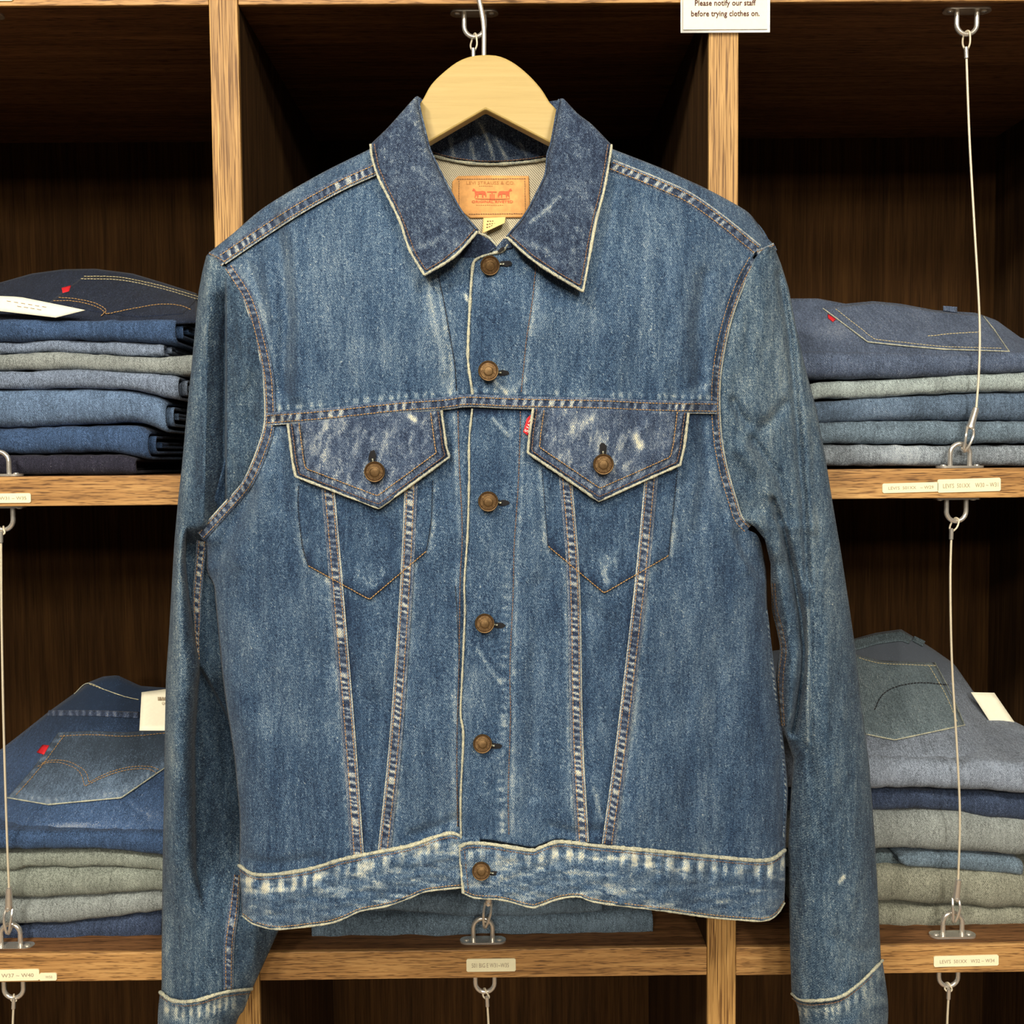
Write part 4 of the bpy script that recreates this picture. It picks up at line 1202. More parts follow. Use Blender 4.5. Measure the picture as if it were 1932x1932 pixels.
rolled_edge('rolled_edge', [(868, 1598), (870, 1640), (874, 1685)], F, M['bead'], wr, r=2.6, lift=0.0085)
stitch_row('stitching', [(876, 1604), (880, 1645), (884, 1684)], F, M['brown'], wr, lift=0.009)

# -- button band edges and rows of thread
band = [(958, 462), (948, 474), (934, 477), (912, 483), (898, 490), (892, 502)]
rolled_edge('placket_edge', band + PLK[1:], F, M['bead'], jacket, r=2.6, lift=0.0052)
rolled_edge('placket_edge', PLK2, F, M['bead'], jacket, r=2.1, lift=0.0050)
for pth, mt, lf in ((PST, 'brown', 0.0044), (PST2, 'brown', 0.0044), (LST, 'dark_thread', 0.0008), (LST2, 'brown', 0.0008)):
    stitch_row('stitching', pth, F, M[mt], jacket, lift=lf, width=1.5)
stitch_row('stitching', [(859, 1105), (866, 1240), (862, 1400), (864, 1560)], F, M['dark_thread'], jacket, lift=0.0008, width=1.3)

# -- shoulder yokes reaching over from the back
def shoulder_mod(u, v, px, py):
    return 0.024 * (1 - v) ** 1.6


panel('shoulder_yoke', [(390, 482), (400, 472), (440, 440), (500, 390), (600, 330), (700, 280)], [(420, 499), (490, 449), (560, 404), (640, 358), (712, 328)], [(390, 482), (420, 499)], [(700, 280), (712, 328)], F, M['denim'], lift=0.002, mod=shoulder_mod)
panel('shoulder_yoke', [(1153, 280), (1240, 314), (1294, 338), (1337, 358), (1394, 389), (1419, 408), (1444, 444), (1463, 464)], [(1153, 322), (1240, 356), (1300, 384), (1360, 426), (1430, 482)], [(1153, 280), (1153, 322)], [(1463, 464), (1430, 482)], F, M['denim'], lift=0.002, mod=shoulder_mod)
ribbon('shoulder_seam', [(708, 318), (640, 349), (560, 394), (490, 439), (418, 488)], 25, F, M['denim_pocket'], lift=0.0036, seed=101, edge=(0.2, 0.75) if False else (0.75, 0.1))
ribbon('shoulder_seam', [(1153, 312), (1240, 347), (1300, 375), (1360, 417), (1428, 472)], 24, F, M['denim_pocket'], lift=0.0036, seed=102, edge=(0.75, 0.1))
ribbon('shoulder_end', [(1428, 479), (1444, 474), (1463, 465)], 15, lambda x, y: F(x, y) + 0.008 * sstep(1425, 1462, x), M['denim_pocket'], lift=0.004, seed=103, per=6, edge=(0.6, 0.2))
ribbon('shoulder_end', [(392, 482), (406, 488), (422, 498)], 15, lambda x, y: F(x, y) + 0.010 * sstep(425, 392, x), M['denim_pocket'], lift=0.004, seed=104, per=6, edge=(0.2, 0.6))

# -- yoke seam across the chest, armhole seams
ribbon('yoke_seam', YOKE_L[:-1], 24, F, M['denim_pocket'], lift=0.0042, seed=105, per=12, amp=0.7, edge=(0.15, 0.7))
ribbon('yoke_seam', [(866, 757)] + YOKE_R, 24, F, M['denim_pocket'], lift=0.0074, seed=106, per=12, amp=0.7, edge=(0.15, 0.7))
ribbon('armhole_seam', ARM_L, 21, F, M['denim_pocket'], lift=0.0016, seed=107, amp=0.30, edge=(0.1, 1.0), per=9)
ribbon('armhole_seam', ARM_R, 21, F, M['denim_pocket'], lift=0.0020, seed=108, amp=0.30, edge=(1.0, 0.1), per=9)

# -- pockets: bag panels sewn on below, V seams running over them, then the flaps
def bag_wear(seed, cx):
    def f(px, py):
        w = 0.40 * (fbm(px / 20, py / 34, seed) - 0.5) - 0.04
        w = w - 0.28 * np.exp(-(seg_dist(px, py, BAG_L[1] if cx < 900 else BAG_R[1]) / 12) ** 2) * (0.4 + vnoise(px / 14, py / 14, seed))
        w = w + 0.55 * sstep(0.52, 0.75, fbm(px / 9, py / 30, seed + 2)) * np.exp(-((py - 1085) / 26) ** 2 - ((px - cx) / 55) ** 2)
        return w
    return f


for bag, sd, cx in ((BAG_L, 111, 697), (BAG_R, 113, 1140)):
    lf = 0.0012 if bag is BAG_L else 0.0048
    bg = panel('pocket_bag', *bag, F, M['denim'], lift=lf, wear=bag_wear(sd, cx), smooth=False, solid=0.0012)
    stitch_row('stitching', bag[1], F, M['tan'], bg, lift=lf + 0.0026, width=1.7, smooth=False)
    stitch_row('stitching', bag[2], F, M['dark_thread'], bg, lift=lf + 0.0002, width=1.0, length=3.6)
    stitch_row('stitching', bag[3], F, M['dark_thread'], bg, lift=lf + 0.0002, width=1.0, length=3.6)
for k, s in enumerate(SEAMS):
    ribbon('front_seam', s, 25 if k in (0, 3) else 24, F, M['denim_pocket'], lift=0.0018 if k < 2 else 0.0054, seed=121 + k, per=8.5, amp=0.72, edge=(0.8, 0.35) if k % 2 == 0 else (0.35, 0.8), st_off=(0.45, -0.62) if k % 2 == 0 else (0.62, -0.45))

FL_L = ([(543, 800), (640, 790), (740, 779), (833, 775)], [(558, 899), (715, 959), (848, 862)], [(543, 800), (552, 872), (558, 899)], [(833, 775), (842, 843), (848, 862)])
FL_R = ([(1006, 770), (1100, 771), (1200, 774), (1299, 779)], [(996, 854), (1130, 945), (1283, 877)], [(1006, 770), (999, 819), (996, 854)], [(1299, 779), (1291, 843), (1283, 877)])


def flap_wear(seed, extra, out):
    def f(px, py):
        w = 0.55 * (fbm(px / 13, py / 20, seed, 4) - 0.47) + 0.02
        w = w + 0.40 * sstep(0.55, 0.72, fbm((px + 0.4 * py) / 9, (py - 0.4 * px) / 34, seed + 4))
        d = seg_dist(px, py, out)
        s_ = px * 0.8 + py * 0.6
        w = w * sstep(4, 26, d) + 0.50 * np.exp(-((d - 14) / 5.0) ** 2) * rope(s_, seed + 9, 8) - 0.16 * np.exp(-(d / 24) ** 2)
        return w + strokes(px, py, extra)
    return f


def flap(shape, lf, seed, extra):
    top, bot, lef, rig = shape
    c = np.mean(np.array(bot), 0)

    def mod(u, v, px, py):
        return -0.0035 * np.sin(math.pi * u) * v ** 1.5 + (fbm(px / 22, py / 22, seed) - 0.5) * 0.0022
    dep = lambda x, y: F(x, y) - 0.0016
    fl = panel('pocket_flap', top, bot, lef, rig, F, M['denim_pocket'], lift=lf, wear=flap_wear(seed, extra, [lef[0], lef[1], lef[2], bot[1], bot[2], rig[1], rig[0]]), smooth=False, step=3.0, solid=0.0024, mod=mod)
    out = [lef[0], lef[1], lef[2], bot[1], bot[2], rig[1], rig[0]]
    L2 = lf + 0.0016
    rolled_edge('rolled_edge', out, dep, M['bead'], fl, r=2.5, lift=L2 - 0.0008, smooth=False, seed=seed)
    for d in (-7, -21):
        q = offset_poly(out, d)
        stitch_row('stitching', q, dep, M['tan' if d < -10 else 'brown'], fl, lift=L2 + 0.0006, width=1.7, smooth=False)
    q = resample(offset_poly(out, -14), step=3, smooth=False)
    return fl


fl_l = flap(FL_L, 0.0062, 131, [([(774, 785), (782, 793)], 5.5, 1.0), ([(640, 940), (700, 925)], 20, 0.1)])
fl_r = flap(FL_R, 0.0098, 133, [([(1200, 822), (1208, 842)], 7.5, 0.9), ([(1080, 800), (1120, 790)], 14, 0.2)])


# -- buttonholes and copper buttons
def blob(name, cx, cy, rx, ry, depth, mat, lift, parent=jacket, ang=0.0, n=20):
    V = [W(cx, cy, depth(np.array(cx), np.array(cy)) - lift).reshape(3)]
    for k in range(n):
        a = 2 * math.pi * k / n
        r_ = 1 + 0.25 * (random.random() - 0.5)
        x, y = rx * r_ * math.cos(a), ry * r_ * math.sin(a)
        x, y = x * math.cos(ang) - y * math.sin(ang), x * math.sin(ang) + y * math.cos(ang)
        V.append(W(cx + x, cy + y, depth(np.array(cx + x), np.array(cy + y)) - lift + 0.0004).reshape(3))
    Fc = [(0, 1 + (k + 1) % n, 1 + k) for k in range(n)]
    return mesh_obj(name, V, Fc, mat, parent, None, True)


def make_button():
    B = Build()
    B.lathe([(0.0030, -0.0045), (0.0030, 0.0), (0.0076, 0.0004), (0.0083, 0.0012), (0.0083, 0.0019), (0.0078, 0.0025), (0.0073, 0.0024), (0.0069, 0.0018), (0.0043, 0.0019),
             (0.0040, 0.0025), (0.0035, 0.0026), (0.0031, 0.0021), (0.0010, 0.0023), (0.0001, 0.0023)], (0, 0, 0), (0, -1, 0), 40)
    o = B.build('button', M['copper'], None, True)
    V, Fc = [], []
    s = "LEVI STRAUSS & CO S.F. CAL "
    for k, ch in enumerate(s):
        if ch == ' ': continue
        v, f = text_geo(ch, 0.02)
        a = math.pi * 0.75 - 2 * math.pi * k / len(s)
        b0 = len(V)
        for q in v:
            r_ = 0.00475 + q[1] * 0.0024
            x = (q[0] - 0.3) * 0.0020
            V.append((r_ * math.cos(a) + x * math.sin(a), -0.0021, r_ * math.sin(a) - x * math.cos(a)))
        Fc += [tuple(i + b0 for i in t) for t in f]
    l = mesh_obj('lettering', V, Fc, M['copper_dark'], None, None, False)
    r = Build().tube([(0.0055 * math.cos(t) * 1.22, -0.00192, 0.0055 * math.sin(t) * 1.22) for t in np.linspace(0, 2 * math.pi, 40, endpoint=False)], 0.00022, 6, closed=True).build('ring_groove', M['copper_dark'], None, True)
    return o, l, r


bt, bl, br = make_button()
first = True
JB = base_of(jacket)
for (cx, cy, rad, lf, hx, hy, tilt) in ((924, 501, 18, 0.0085, 33, -4, (0.25, 0.3)), (921, 700, 19, 0.0080, 30, 4, (0.0, 0.12)), (921, 946, 19, 0.0080, 30, 3, (0.02, 0.05)), (914, 1176, 18.5, 0.0080, 30, 4, (-0.08, 0.1)),
                                        (910, 1403, 18, 0.0080, 28, 5, (-0.15, 0.12)), (908, 1643, 17.5, 0.0120, 28, 6, (-0.2, 0.1)), (707, 890, 19.5, 0.0130, -5, -30, (0.04, 0.0)), (1138, 876, 19.5, 0.0165, 0, -30, (0.0, 0.05))):
    onflap = cy in (890, 876)
    hl = {890: 0.0100, 876: 0.0135}.get(cy, lf - 0.0032)
    par = {890: fl_l, 876: fl_r}.get(cy, jacket)
    hole = blob('buttonhole', cx + hx * 0.9, cy + hy * 0.9, 13 if not onflap else 7, 5.5 if not onflap else 14, F, M['black'], hl, par)
    stitch_row('hole_thread', [(cx + hx * 0.55, cy + hy * 0.55), (cx + hx * 0.85, cy + hy * 0.85)], F, M['bead'], hole, step=4, length=4, width=3.2, lift=hl + 0.001)
    pos = P(cx, cy, float(F(cx, cy)) - lf)
    if first:
        o, l, r = bt, bl, br
        first = False
    else:
        o, l, r = bt.copy(), bl.copy(), br.copy()
        for q in (o, l, r): COL.objects.link(q)
    o.parent = par
    o.location = Vector(pos - base_of(par))
    k = rad / 19.0 * (1.0 + (pos[1] + 0.17) / 0.83 * 1.0)
    o.scale = (k, k, k)
    o.rotation_euler = (tilt[0], random.uniform(-0.6, 0.6), tilt[1])
    l.parent = o; r.parent = o
    for q in (l, r): q.location = (0, 0, 0)

# -- red tab on the right-hand pocket
tab_d = lambda x, y: F(x, y) - 0.0085 - 0.002 * sstep(1005, 988, x)
tab = panel('red_tab', [(994, 790), (1003, 781), (1010, 785)], [(987, 815), (996, 822)], [(994, 790), (987, 815)], [(1010, 785), (996, 822)], tab_d, M['red'], wear=None, smooth=False, step=2.0, solid=0.0008)
ctr = P(999, 802, float(tab_d(999., 802.)) - 0.0006)
dv = P(992, 817, -0.17) - P(1006, 787, -0.17); dv /= np.linalg.norm(dv)
lettering("LEVI'S", ctr, 0.0125, 0.0036, M['white'], tab, dv, np.array([-dv[2], 0, dv[0]]), bold=0.01)

# -- sleeves
XO_L = [(480, 390), (487, 388), (511, 382), (554, 374), (632, 367), (694, 361), (741, 356), (803, 350), (880, 343), (942, 336), (1020, 329), (1105, 324), (1208, 318), (1281, 313), (1377, 311), (1517, 309), (1673, 306), (1797, 305), (1860, 305), (1890, 303)]
XI_L = [(480, 398), (490, 414), (503, 428), (563, 464), (632, 486), (694, 500), (740, 505), (800, 505), (853, 490), (914, 462), (963, 420), (1000, 390), (1012, 392), (1030, 412), (1080, 436), (1350, 470), (1600, 518), (1700, 530), (1753, 527), (1800, 506), (1866, 476), (1890, 470)]
XR_L = [(1000, 353), (1060, 350), (1136, 358), (1220, 371), (1255, 377), (1300, 372), (1400, 366), (1640, 370), (1760, 395), (1890, 420)]
XO_R = [(462, 1462), (471, 1463), (499, 1474), (544, 1488), (617, 1502), (704, 1522), (770, 1540), (860, 1557), (943, 1570), (1037, 1586), (1134, 1601), (1232, 1615), (1328, 1625), (1440, 1640), (1600, 1652), (1720, 1658), (1807, 1662), (1890, 1668)]
XI_R = [(462, 1450), (480, 1430), (487, 1424), (525, 1403), (576, 1382), (624, 1369), (680, 1358), (728, 1353), (782, 1353), (839, 1358), (893, 1369), (947, 1385), (980, 1396), (992, 1422), (1018, 1443), (1064, 1454), (1100, 1454), (1147, 1458), (1186, 1467), (1219, 1472), (1250, 1467), (1282, 1464), (1354, 1474), (1390, 1483), (1432, 1497), (1499, 1492), (1592, 1487), (1741, 1489), (1868, 1493), (1890, 1494)]
at_y = lambda tab_: (lambda y: np.interp(y, [q[0] for q in tab_], [q[1] for q in tab_]))
xo_l, xi_l, xr_l, xo_r, xi_r = map(at_y, (XO_L, XI_L, XR_L, XO_R, XI_R))
elbow = lambda x: np.interp(x, [360, 375, 397, 428, 450, 480], [1225, 1255, 1291, 1349, 1385, 1430])


def rnd(q):
    return np.sqrt(np.clip(1 - (1 - np.clip(q, 0, 1)) ** 2, 0, 1))


def SL(px, py):
    px = np.asarray(px, float); py = np.asarray(py, float)
    xo, xi, xr = xo_l(py), xi_l(py), xr_l(py)
    t = np.clip((px - xo) / np.maximum(xi - xo, 1), 0, 1)
    Fi = F(xi, py) + 0.002
    up = -0.070 + (Fi + 0.070) * sstep(0, 1, t) - 0.026 * rnd(t * 2.4) * (1 - t) ** 0.8
    up = up + 0.040 * np.clip((px - 390 + 0.02 * (py - 700)) / 34.0, 0, 1) * sstep(428, 424, px) * sstep(505, 620, py) * sstep(1004, 960, py) + 0.006 * np.exp(-((px - 475) / 14.0) ** 2) * sstep(690, 740, py) * sstep(860, 800, py)
    q = np.clip((px - xo) / np.maximum(xr - xo, 1), 0, 1)
    roll = -0.056 - 0.042 * np.sqrt(np.clip(1 - (2 * q - 1) ** 2, 0, 1))
    rec = -0.054 + np.clip(px - xr, 0, 90) * (0.00012 + 0.00030 * sstep(1240, 1320, py)) + 0.016 * sstep(-8, 8, py - elbow(px)) * sstep(1560, 1330, py)
    s = sstep(xr - 3, xr + 3, px)
    lo = roll * (1 - s) + rec * s
    tubeY = -0.046 - 0.040 * np.sin(math.pi * np.clip(t, 0.001, 0.999)) ** 0.6
    k = sstep(1560, 1760, py)
    lo = lo * (1 - k) + tubeY * k
    w = sstep(992, 1030, py)
    Y = up * (1 - w) + lo * w
    return Y + (fbm(px / 30, py / 120, 17) - 0.5) * 0.009 + (fbm(px / 16, py / 26, 19) - 0.5) * 0.0025


SR_F = [([(1430, 985), (1460, 1045), (1474, 1120), (1484, 1180), (1490, 1240), (1487, 1320), (1482, 1390)], 15, -0.012), ([(1458, 945), (1480, 1005), (1496, 1080), (1511, 1160), (1517, 1225), (1515, 1265), (1506, 1330), (1497, 1380)], 7, 0.016),
        ([(1470, 520), (1490, 640), (1502, 780), (1512, 900), (1519, 1000), (1524, 1100)], 7, 0.008), ([(1483, 520), (1506, 640), (1518, 780), (1526, 900), (1532, 1000)], 8, -0.004),
        ([(1530, 1100), (1531, 1250), (1530, 1400)], 3.5, 0.003), ([(1524, 1100), (1525, 1250), (1524, 1400)], 5, -0.003),
        ([(1384, 758), (1394, 782), (1410, 800)], 9, 0.006), ([(1440, 806), (1462, 786), (1480, 764)], 11, 0.006), ([(1420, 760), (1440, 780)], 16, -0.004), ([(1400, 850), (1440, 900), (1460, 960)], 15, -0.007), ([(1420, 830), (1470, 900), (1490, 980)], 9, 0.006),
        ([(1580, 1770), (1620, 1800), (1640, 1790)], 12, 0.004), ([(1560, 1450), (1556, 1600)], 14, -0.003)]


def SR(px, py):
    px = np.asarray(px, float); py = np.asarray(py, float)
    xo, xi = xo_r(py), xi_r(py)
    t = np.clip((xo - px) / np.maximum(xo - xi, 1), 0, 1)      # 0 at the outer edge
    Fi = F(np.minimum(xi, xr_at(py) - 20), py) + 0.004
    up = -0.070 + (Fi + 0.070) * sstep(0, 1, t) - 0.026 * rnd(t * 2.4) * (1 - t) ** 0.8
    lo = -0.052 - 0.046 * np.sin(math.pi * np.clip(t, 0.001, 0.999)) ** 0.6
    w = sstep(1010, 1160, py)
    Y = up * (1 - w) + lo * w
    return Y + strokes(px, py, SR_F) + (fbm(px / 30, py / 120, 27) - 0.5) * 0.008 + (fbm(px / 16, py / 26, 29) - 0.5) * 0.002


def sl_wear(px, py):
    return 0.30 * (fbm(px / 22, py / 90, 141) - 0.5) + 0.16 * (fbm(px / 12, py / 14, 142) - 0.5) - 0.06 + 0.18 * np.exp(-((px - xo_l(py) - 14) / 10) ** 2) + 0.25 * np.exp(-((py - 1850) / 22) ** 2) * rope(px, 143, 12)


def sr_wear(px, py):
    return 0.30 * (fbm(px / 22, py / 90, 151) - 0.5) + 0.16 * (fbm(px / 12, py / 14, 152) - 0.5) + strokes(px, py, [([(1584, 1664), (1592, 1654)], 4, 0.9), ([(1525, 1150), (1524, 1400)], 4, 0.3), ([(1480, 500), (1500, 600)], 12, 0.12)]) + 0.1 * np.exp(-((py - 700) / 200) ** 2)


CUFF_L = [(302, 1872), (327, 1888), (368, 1888), (415, 1874), (446, 1869), (475, 1866)]
CUFF_R = [(1494, 1875), (1509, 1886), (1539, 1888), (1584, 1881), (1621, 1856), (1651, 1827), (1665, 1812)]


def sleeve(name, xo, xi, depth, ytop, cuff, wear, mirror, mat):
    """a closed tube: front half follows the folds, back half lies towards the shelves"""
    nf, nb, nv = 70, 16, 300
    tf = np.linspace(0, 1, nf); tb = np.linspace(1, 0, nb + 2)[1:-1]
    ts = np.concatenate([tf, tb])
    cx = np.array(cuff, float)
    o = cx[0] if not mirror else cx[-1]; i = cx[-1] if not mirror else cx[0]
    cyb = np.interp(o[0] + (i[0] - o[0]) * ts, cx[:, 0], cx[:, 1])
    v = np.linspace(0, 1, nv)[:, None]
    PY = ytop + (cyb[None] - ytop) * v
    PX = xo(PY) + (xi(PY) - xo(PY)) * ts[None]
    Yf = depth(PX, PY)
    eo, ei = depth(xo(PY), PY), depth(xi(PY), PY)
    bk = np.arange(len(ts)) >= nf
    lin_ = eo * (1 - ts[None]) + ei * ts[None]
    Yb = np.maximum(lin_ + 0.006, -0.052) + 0.022 * np.sin(math.pi * ts[None])
    Yb = np.minimum(Yb, -0.010)
    Yb = np.maximum(Yb, np.minimum(Yf + 0.004, -0.004))
    Y = np.where(bk[None], Yb, Yf)
    G = W(PX, PY, Y)
    Fc = grid_faces(nv, len(ts), True)
    if mirror: Fc = Fc[:, ::-1].copy()
    return mesh_obj(name, G.reshape(-1, 3), Fc, mat, jacket, wear(PX, PY), True)


s_l = sleeve('sleeve', xo_l, xi_l, SL, 482, CUFF_L, sl_wear, False, M['denim_sleeve'])
s_r = sleeve('sleeve', xo_r, xi_r, SR, 466, CUFF_R, sr_wear, True, M['denim_sleeve'])


def cuff(edge, left, right, par, seed, sl, lp):
    e = resample(edge, n=50)
    g = coons(e, np.array([left[-1], right[-1]], float), resample(left, n=24), resample(right, n=24), 50, 24)
    u = np.linspace(0, 1, 50)[None, :]
    px, py = g[..., 0], g[..., 1]
    arc = np.sin(math.pi * np.clip(u, 0.001, 0.999)) ** 0.6
    lift_ = -0.050 - 0.044 * arc - 0.003 + (fbm(px / 20, py / 24, seed) - 0.5) * 0.006
    Yb = -0.050 + 0.026 * arc
    Gf = W(px, py, lift_ + 0 * px); Gb = W(px[:, ::-1], py[:, ::-1], (Yb + 0 * px)[:, ::-1])
    G = np.concatenate([Gf, Gb[:, 1:-1]], 1)
    w = 0.6 * (fbm(px / 20, py / 16, seed) - 0.5) + 0.10 + 0.7 * np.exp(-((py - np.interp(px, e[:, 0], e[:, 1]) - 22) / 14) ** 2) * rope(px, seed + 1, 10)
    wv = np.concatenate([w, w[:, ::-1][:, 1:-1]], 1)
    o = mesh_obj('cuff', G.reshape(-1, 3), grid_faces(24, G.shape[1], True), M['denim_sleeve'], jacket, wv, True, 0.0016)
    x0, x1 = e[0, 0], e[-1, 0]
    dep = lambda x, y: -0.053 - 0.044 * np.sin(math.pi * np.clip((np.asarray(x) - x0) / (x1 - x0), 0.001, 0.999)) ** 0.6
    rolled_edge('rolled_edge', edge, dep, M['bead'], o, r=3.4, lift=0.0018, seed=seed)
    stitch_row('stitching', np.asarray(edge) + np.array([0, 8]), dep, M['brown'], o, lift=0.0035, width=1.7)
    return o


cuff(CUFF_L, [(302, 1872), (298, 1912), (297, 1990)], [(475, 1866), (460, 1906), (449, 1922), (425, 1990)], s_l, 161, SL, 0.004)
cuff(CUFF_R, [(1494, 1875), (1507, 1912), (1512, 1990)], [(1665, 1812), (1676, 1903), (1668, 1990)], s_r, 163, SR, 0.004)
ribbon('underarm_seam', [(381, 1020), (375, 1084), (371, 1136), (372, 1167), (372, 1205), (375, 1245)], [20, 17, 17, 15, 9, 4], lambda x, y: np.full(np.shape(x), -0.056) - 0.008 * sstep(1030, 1000, y), M['denim_pocket'], s_l, lift=0.001, seed=171, per=9, amp=0.7, edge=(0.3, 0.5))
ribbon('underarm_seam', [(447, 1650), (441, 1713), (432, 1782), (431, 1868)], [14, 20, 20, 18], SL, M['denim_pocket'], s_l, lift=0.001, seed=172, per=9, amp=0.5, edge=(0.5, 0.2))
ribbon('underarm_seam', [(1459, 1100), (1463, 1150), (1473, 1190), (1479, 1228), (1474, 1270), (1473, 1310), (1478, 1370)], [9, 12, 14, 14, 15, 13, 8], SR, M['denim_in'], s_r, lift=0.001, seed=173, per=9, amp=0.5, edge=(0.2, 0.5))
ribbon('side_seam', [(1446, 1150), (1450, 1190), (1456, 1250), (1464, 1315), (1471, 1367), (1478, 1432), (1482, 1500), (1478, 1590)], [4, 6, 7, 8, 8, 7, 6, 5], F, M['denim'], jacket, lift=0.003, seed=174, per=6, amp=0.8, stitches=None, edge=(0.3, 0.3))

# -- collar, neck lining, labels
def bilin(pts):
    A = np.array([[1, x / 1000, y / 1000, x * y / 1e6] for x, y, _ in pts]); v = np.array([q[2] for q in pts])
    k = np.linalg.solve(A, v)
    return lambda x, y: k[0] + k[1] * np.asarray(x) / 1000 + k[2] * np.asarray(y) / 1000 + k[3] * np.asarray(x) * np.asarray(y) / 1e6


bl_ = bilin([(792, 184, -0.116), (901, 437, -0.170), (801, 519, float(F(801., 519.)) - 0.013), (699, 272, float(F(699., 272.)) - 0.008)])
br_ = bilin([(1056, 187, -0.116), (957, 448, -0.172), (1100, 550, float(F(1100., 550.)) - 0.016), (1154, 273, float(F(1154., 273.)) - 0.008)])
crump = lambda x, y, s: (fbm(np.asarray(x) / 26, np.asarray(y) / 26, s) - 0.5) * 0.0050
CLf = lambda x, y: bl_(x, y) - 0.004 + crump(x, y, 201)
CRf = lambda x, y: br_(x, y) - 0.004 + crump(x, y, 203)


def collar_wear(seed, fold, extra):
    def f(px, py):
        w = -0.06 + 0.30 * (fbm(px / 14, py / 20, seed) - 0.5) + 0.22 * sstep(0.58, 0.72, fbm((px + 2 * py) / 26, (px - py) / 9, seed + 3))
        return w + 0.22 * np.exp(-(seg_dist(px, py, fold) / 18) ** 2) * sstep(340, 240, py) + strokes(px, py, extra)
    return f


LA = [(792, 184), (790, 200), (801, 248), (809, 280), (817, 298), (832, 329), (851, 366), (870, 400), (901, 437)]
LD = [(699, 272), (702, 298), (714, 335), (733, 373), (755, 419), (773, 472), (801, 519)]
RA = [(1056, 187), (1053, 205), (1041, 270), (1034, 292), (1030, 329), (1013, 366), (991, 407), (957, 448)]
RD = [(1154, 273), (1151, 295), (1140, 357), (1124, 419), (1112, 484), (1100, 550)]
LT = [(792, 184), (784, 183), (758, 211), (733, 239), (699, 272)]
RTp = [(1056, 187), (1064, 187), (1090, 214), (1118, 236), (1154, 273)]
LB = [(901, 437), (857, 484), (801, 519)]
RB = [(957, 448), (997, 484), (1037, 512), (1100, 550)]
roll_l = lambda u, v, px, py: 0.010 * np.exp(-((1 - u) / 0.05)) * np.ones_like(v) + 0.010 * np.exp(-v / 0.06)
roll_r = lambda u, v, px, py: 0.010 * np.exp(-(u / 0.05)) * np.ones_like(v) + 0.010 * np.exp(-v / 0.06)
col_l = panel('collar_leaf', LT[::-1], LB[::-1], LD, LA, CLf, M['denim_in'], wear=collar_wear(211, LA, [([(760, 470), (800, 465), (830, 448)], 5, 0.35), ([(800, 330), (840, 400)], 20, 0.12)]), step=3.0, solid=0.0026, mod=roll_l)
col_r = panel('collar_leaf', RTp, RB, RA, RD, CRf, M['denim_in'], wear=collar_wear(213, RA, [([(1000, 420), (1035, 392), (1055, 370)], 4, 0.5), ([(1000, 460), (1030, 470), (1050, 500)], 6, 0.3)]), step=3.0, solid=0.0026, mod=roll_r)
for co, d_, LDx, LBx, sg in ((col_l, CLf, LD, LB, 1), (col_r, CRf, RD, RB, -1)):
    out = LDx + LBx[::-1][1:]
    p = resample(LDx, step=6); q = resample(LBx[::-1], step=6)
    rolled_edge('rolled_edge', np.vstack([p, q[1:]]), d_, M['bead'], co, r=2.5, lift=0.0004, smooth=False, seed=9 + sg)
    both = [tuple(a) for a in np.vstack([resample(LDx, n=7), resample(LBx[::-1], n=4)[1:]])]
    stitch_row('stitching', offset_poly(both, -7.0 * sg), d_, M['brown'], co, lift=0.0012, width=1.7, smooth=False)

# collar stand: runs from the fold inwards to the neck seam, and round the back behind the hanger
NS = [(803, 286), (815, 291), (865, 303), (925, 308), (990, 304), (1034, 297), (1048, 290)]
nsd = lambda x, y: -0.052 - 0.020 * (np.abs((np.asarray(x) - 925) / 125.0)) ** 2.5
g = coons(np.array([(788, 186), (850, 196), (925, 200), (1000, 196), (1060, 188)], float), resample(NS, n=40), np.array([(788, 186), (803, 286)], float), np.array([(1060, 188), (1048, 290)], float), 60, 30)
px, py = g[..., 0], g[..., 1]
Yst = nsd(px, py) - 0.006 * np.sin(np.clip((py - 190) / 110, 0, 1) * math.pi) + (fbm(px / 9, py / 40, 221) - 0.5) * 0.006
crs = strokes(px, py, [([(850, 262), (856, 300)], 4, 0.6), ([(905, 232), (925, 275), (930, 298)], 3.5, 0.7), ([(935, 262), (955, 298)], 4, 0.6), ([(980, 270), (992, 292)], 4, 0.5), ([(888, 270), (895, 298)], 4, 0.6)])
grid_obj('collar_stand', W(px, py, Yst), M['denim_in'], jacket, 0.3 * (fbm(px / 10, py / 30, 223) - 0.5) + crs, 0.002)
for sd_, A_, cx in (('L', LA, 1), ('R', RA, -1)):
    a = resample(A_, n=40)
    d_ = CLf if cx > 0 else CRf
    g = []
    for k in range(8):
        s_ = k / 7
        xx = a[:, 0] - cx * 10 * math.sin(s_ * math.pi / 2); yy = a[:, 1] + 4 * s_
        g.append(W(xx, yy, (d_(a[:, 0], a[:, 1]) + 0.008) * (1 - s_) + (-0.066) * s_))
    G = np.array(g) if cx > 0 else np.array(g)[::-1]
    grid_obj('collar_roll', G, M['denim_in'], jacket, np.full(G.shape[:2], 0.05), 0.0015)

lnd = lambda x, y: nsd(x, y) - 0.004 * sstep(300, 470, y)
g = coons(resample(NS, n=40), np.array([(840, 500), (1010, 500)], float), np.array([(803, 286), (840, 500)], float), np.array([(1048, 290), (1010, 500)], float), 60, 50)
grid_obj('neck_lining', W(g[..., 0], g[..., 1], lnd(g[..., 0], g[..., 1])), M['lining'], jacket, None, 0.0012)
rolled_edge('neck_seam', np.asarray(NS) + np.array([0, 2]), nsd, M['bead'], jacket, r=3.0, lift=0.003)
stitch_row('stitching', np.asarray(NS) + np.array([0, -4]), nsd, M['brown'], jacket, lift=0.004, width=1.6)
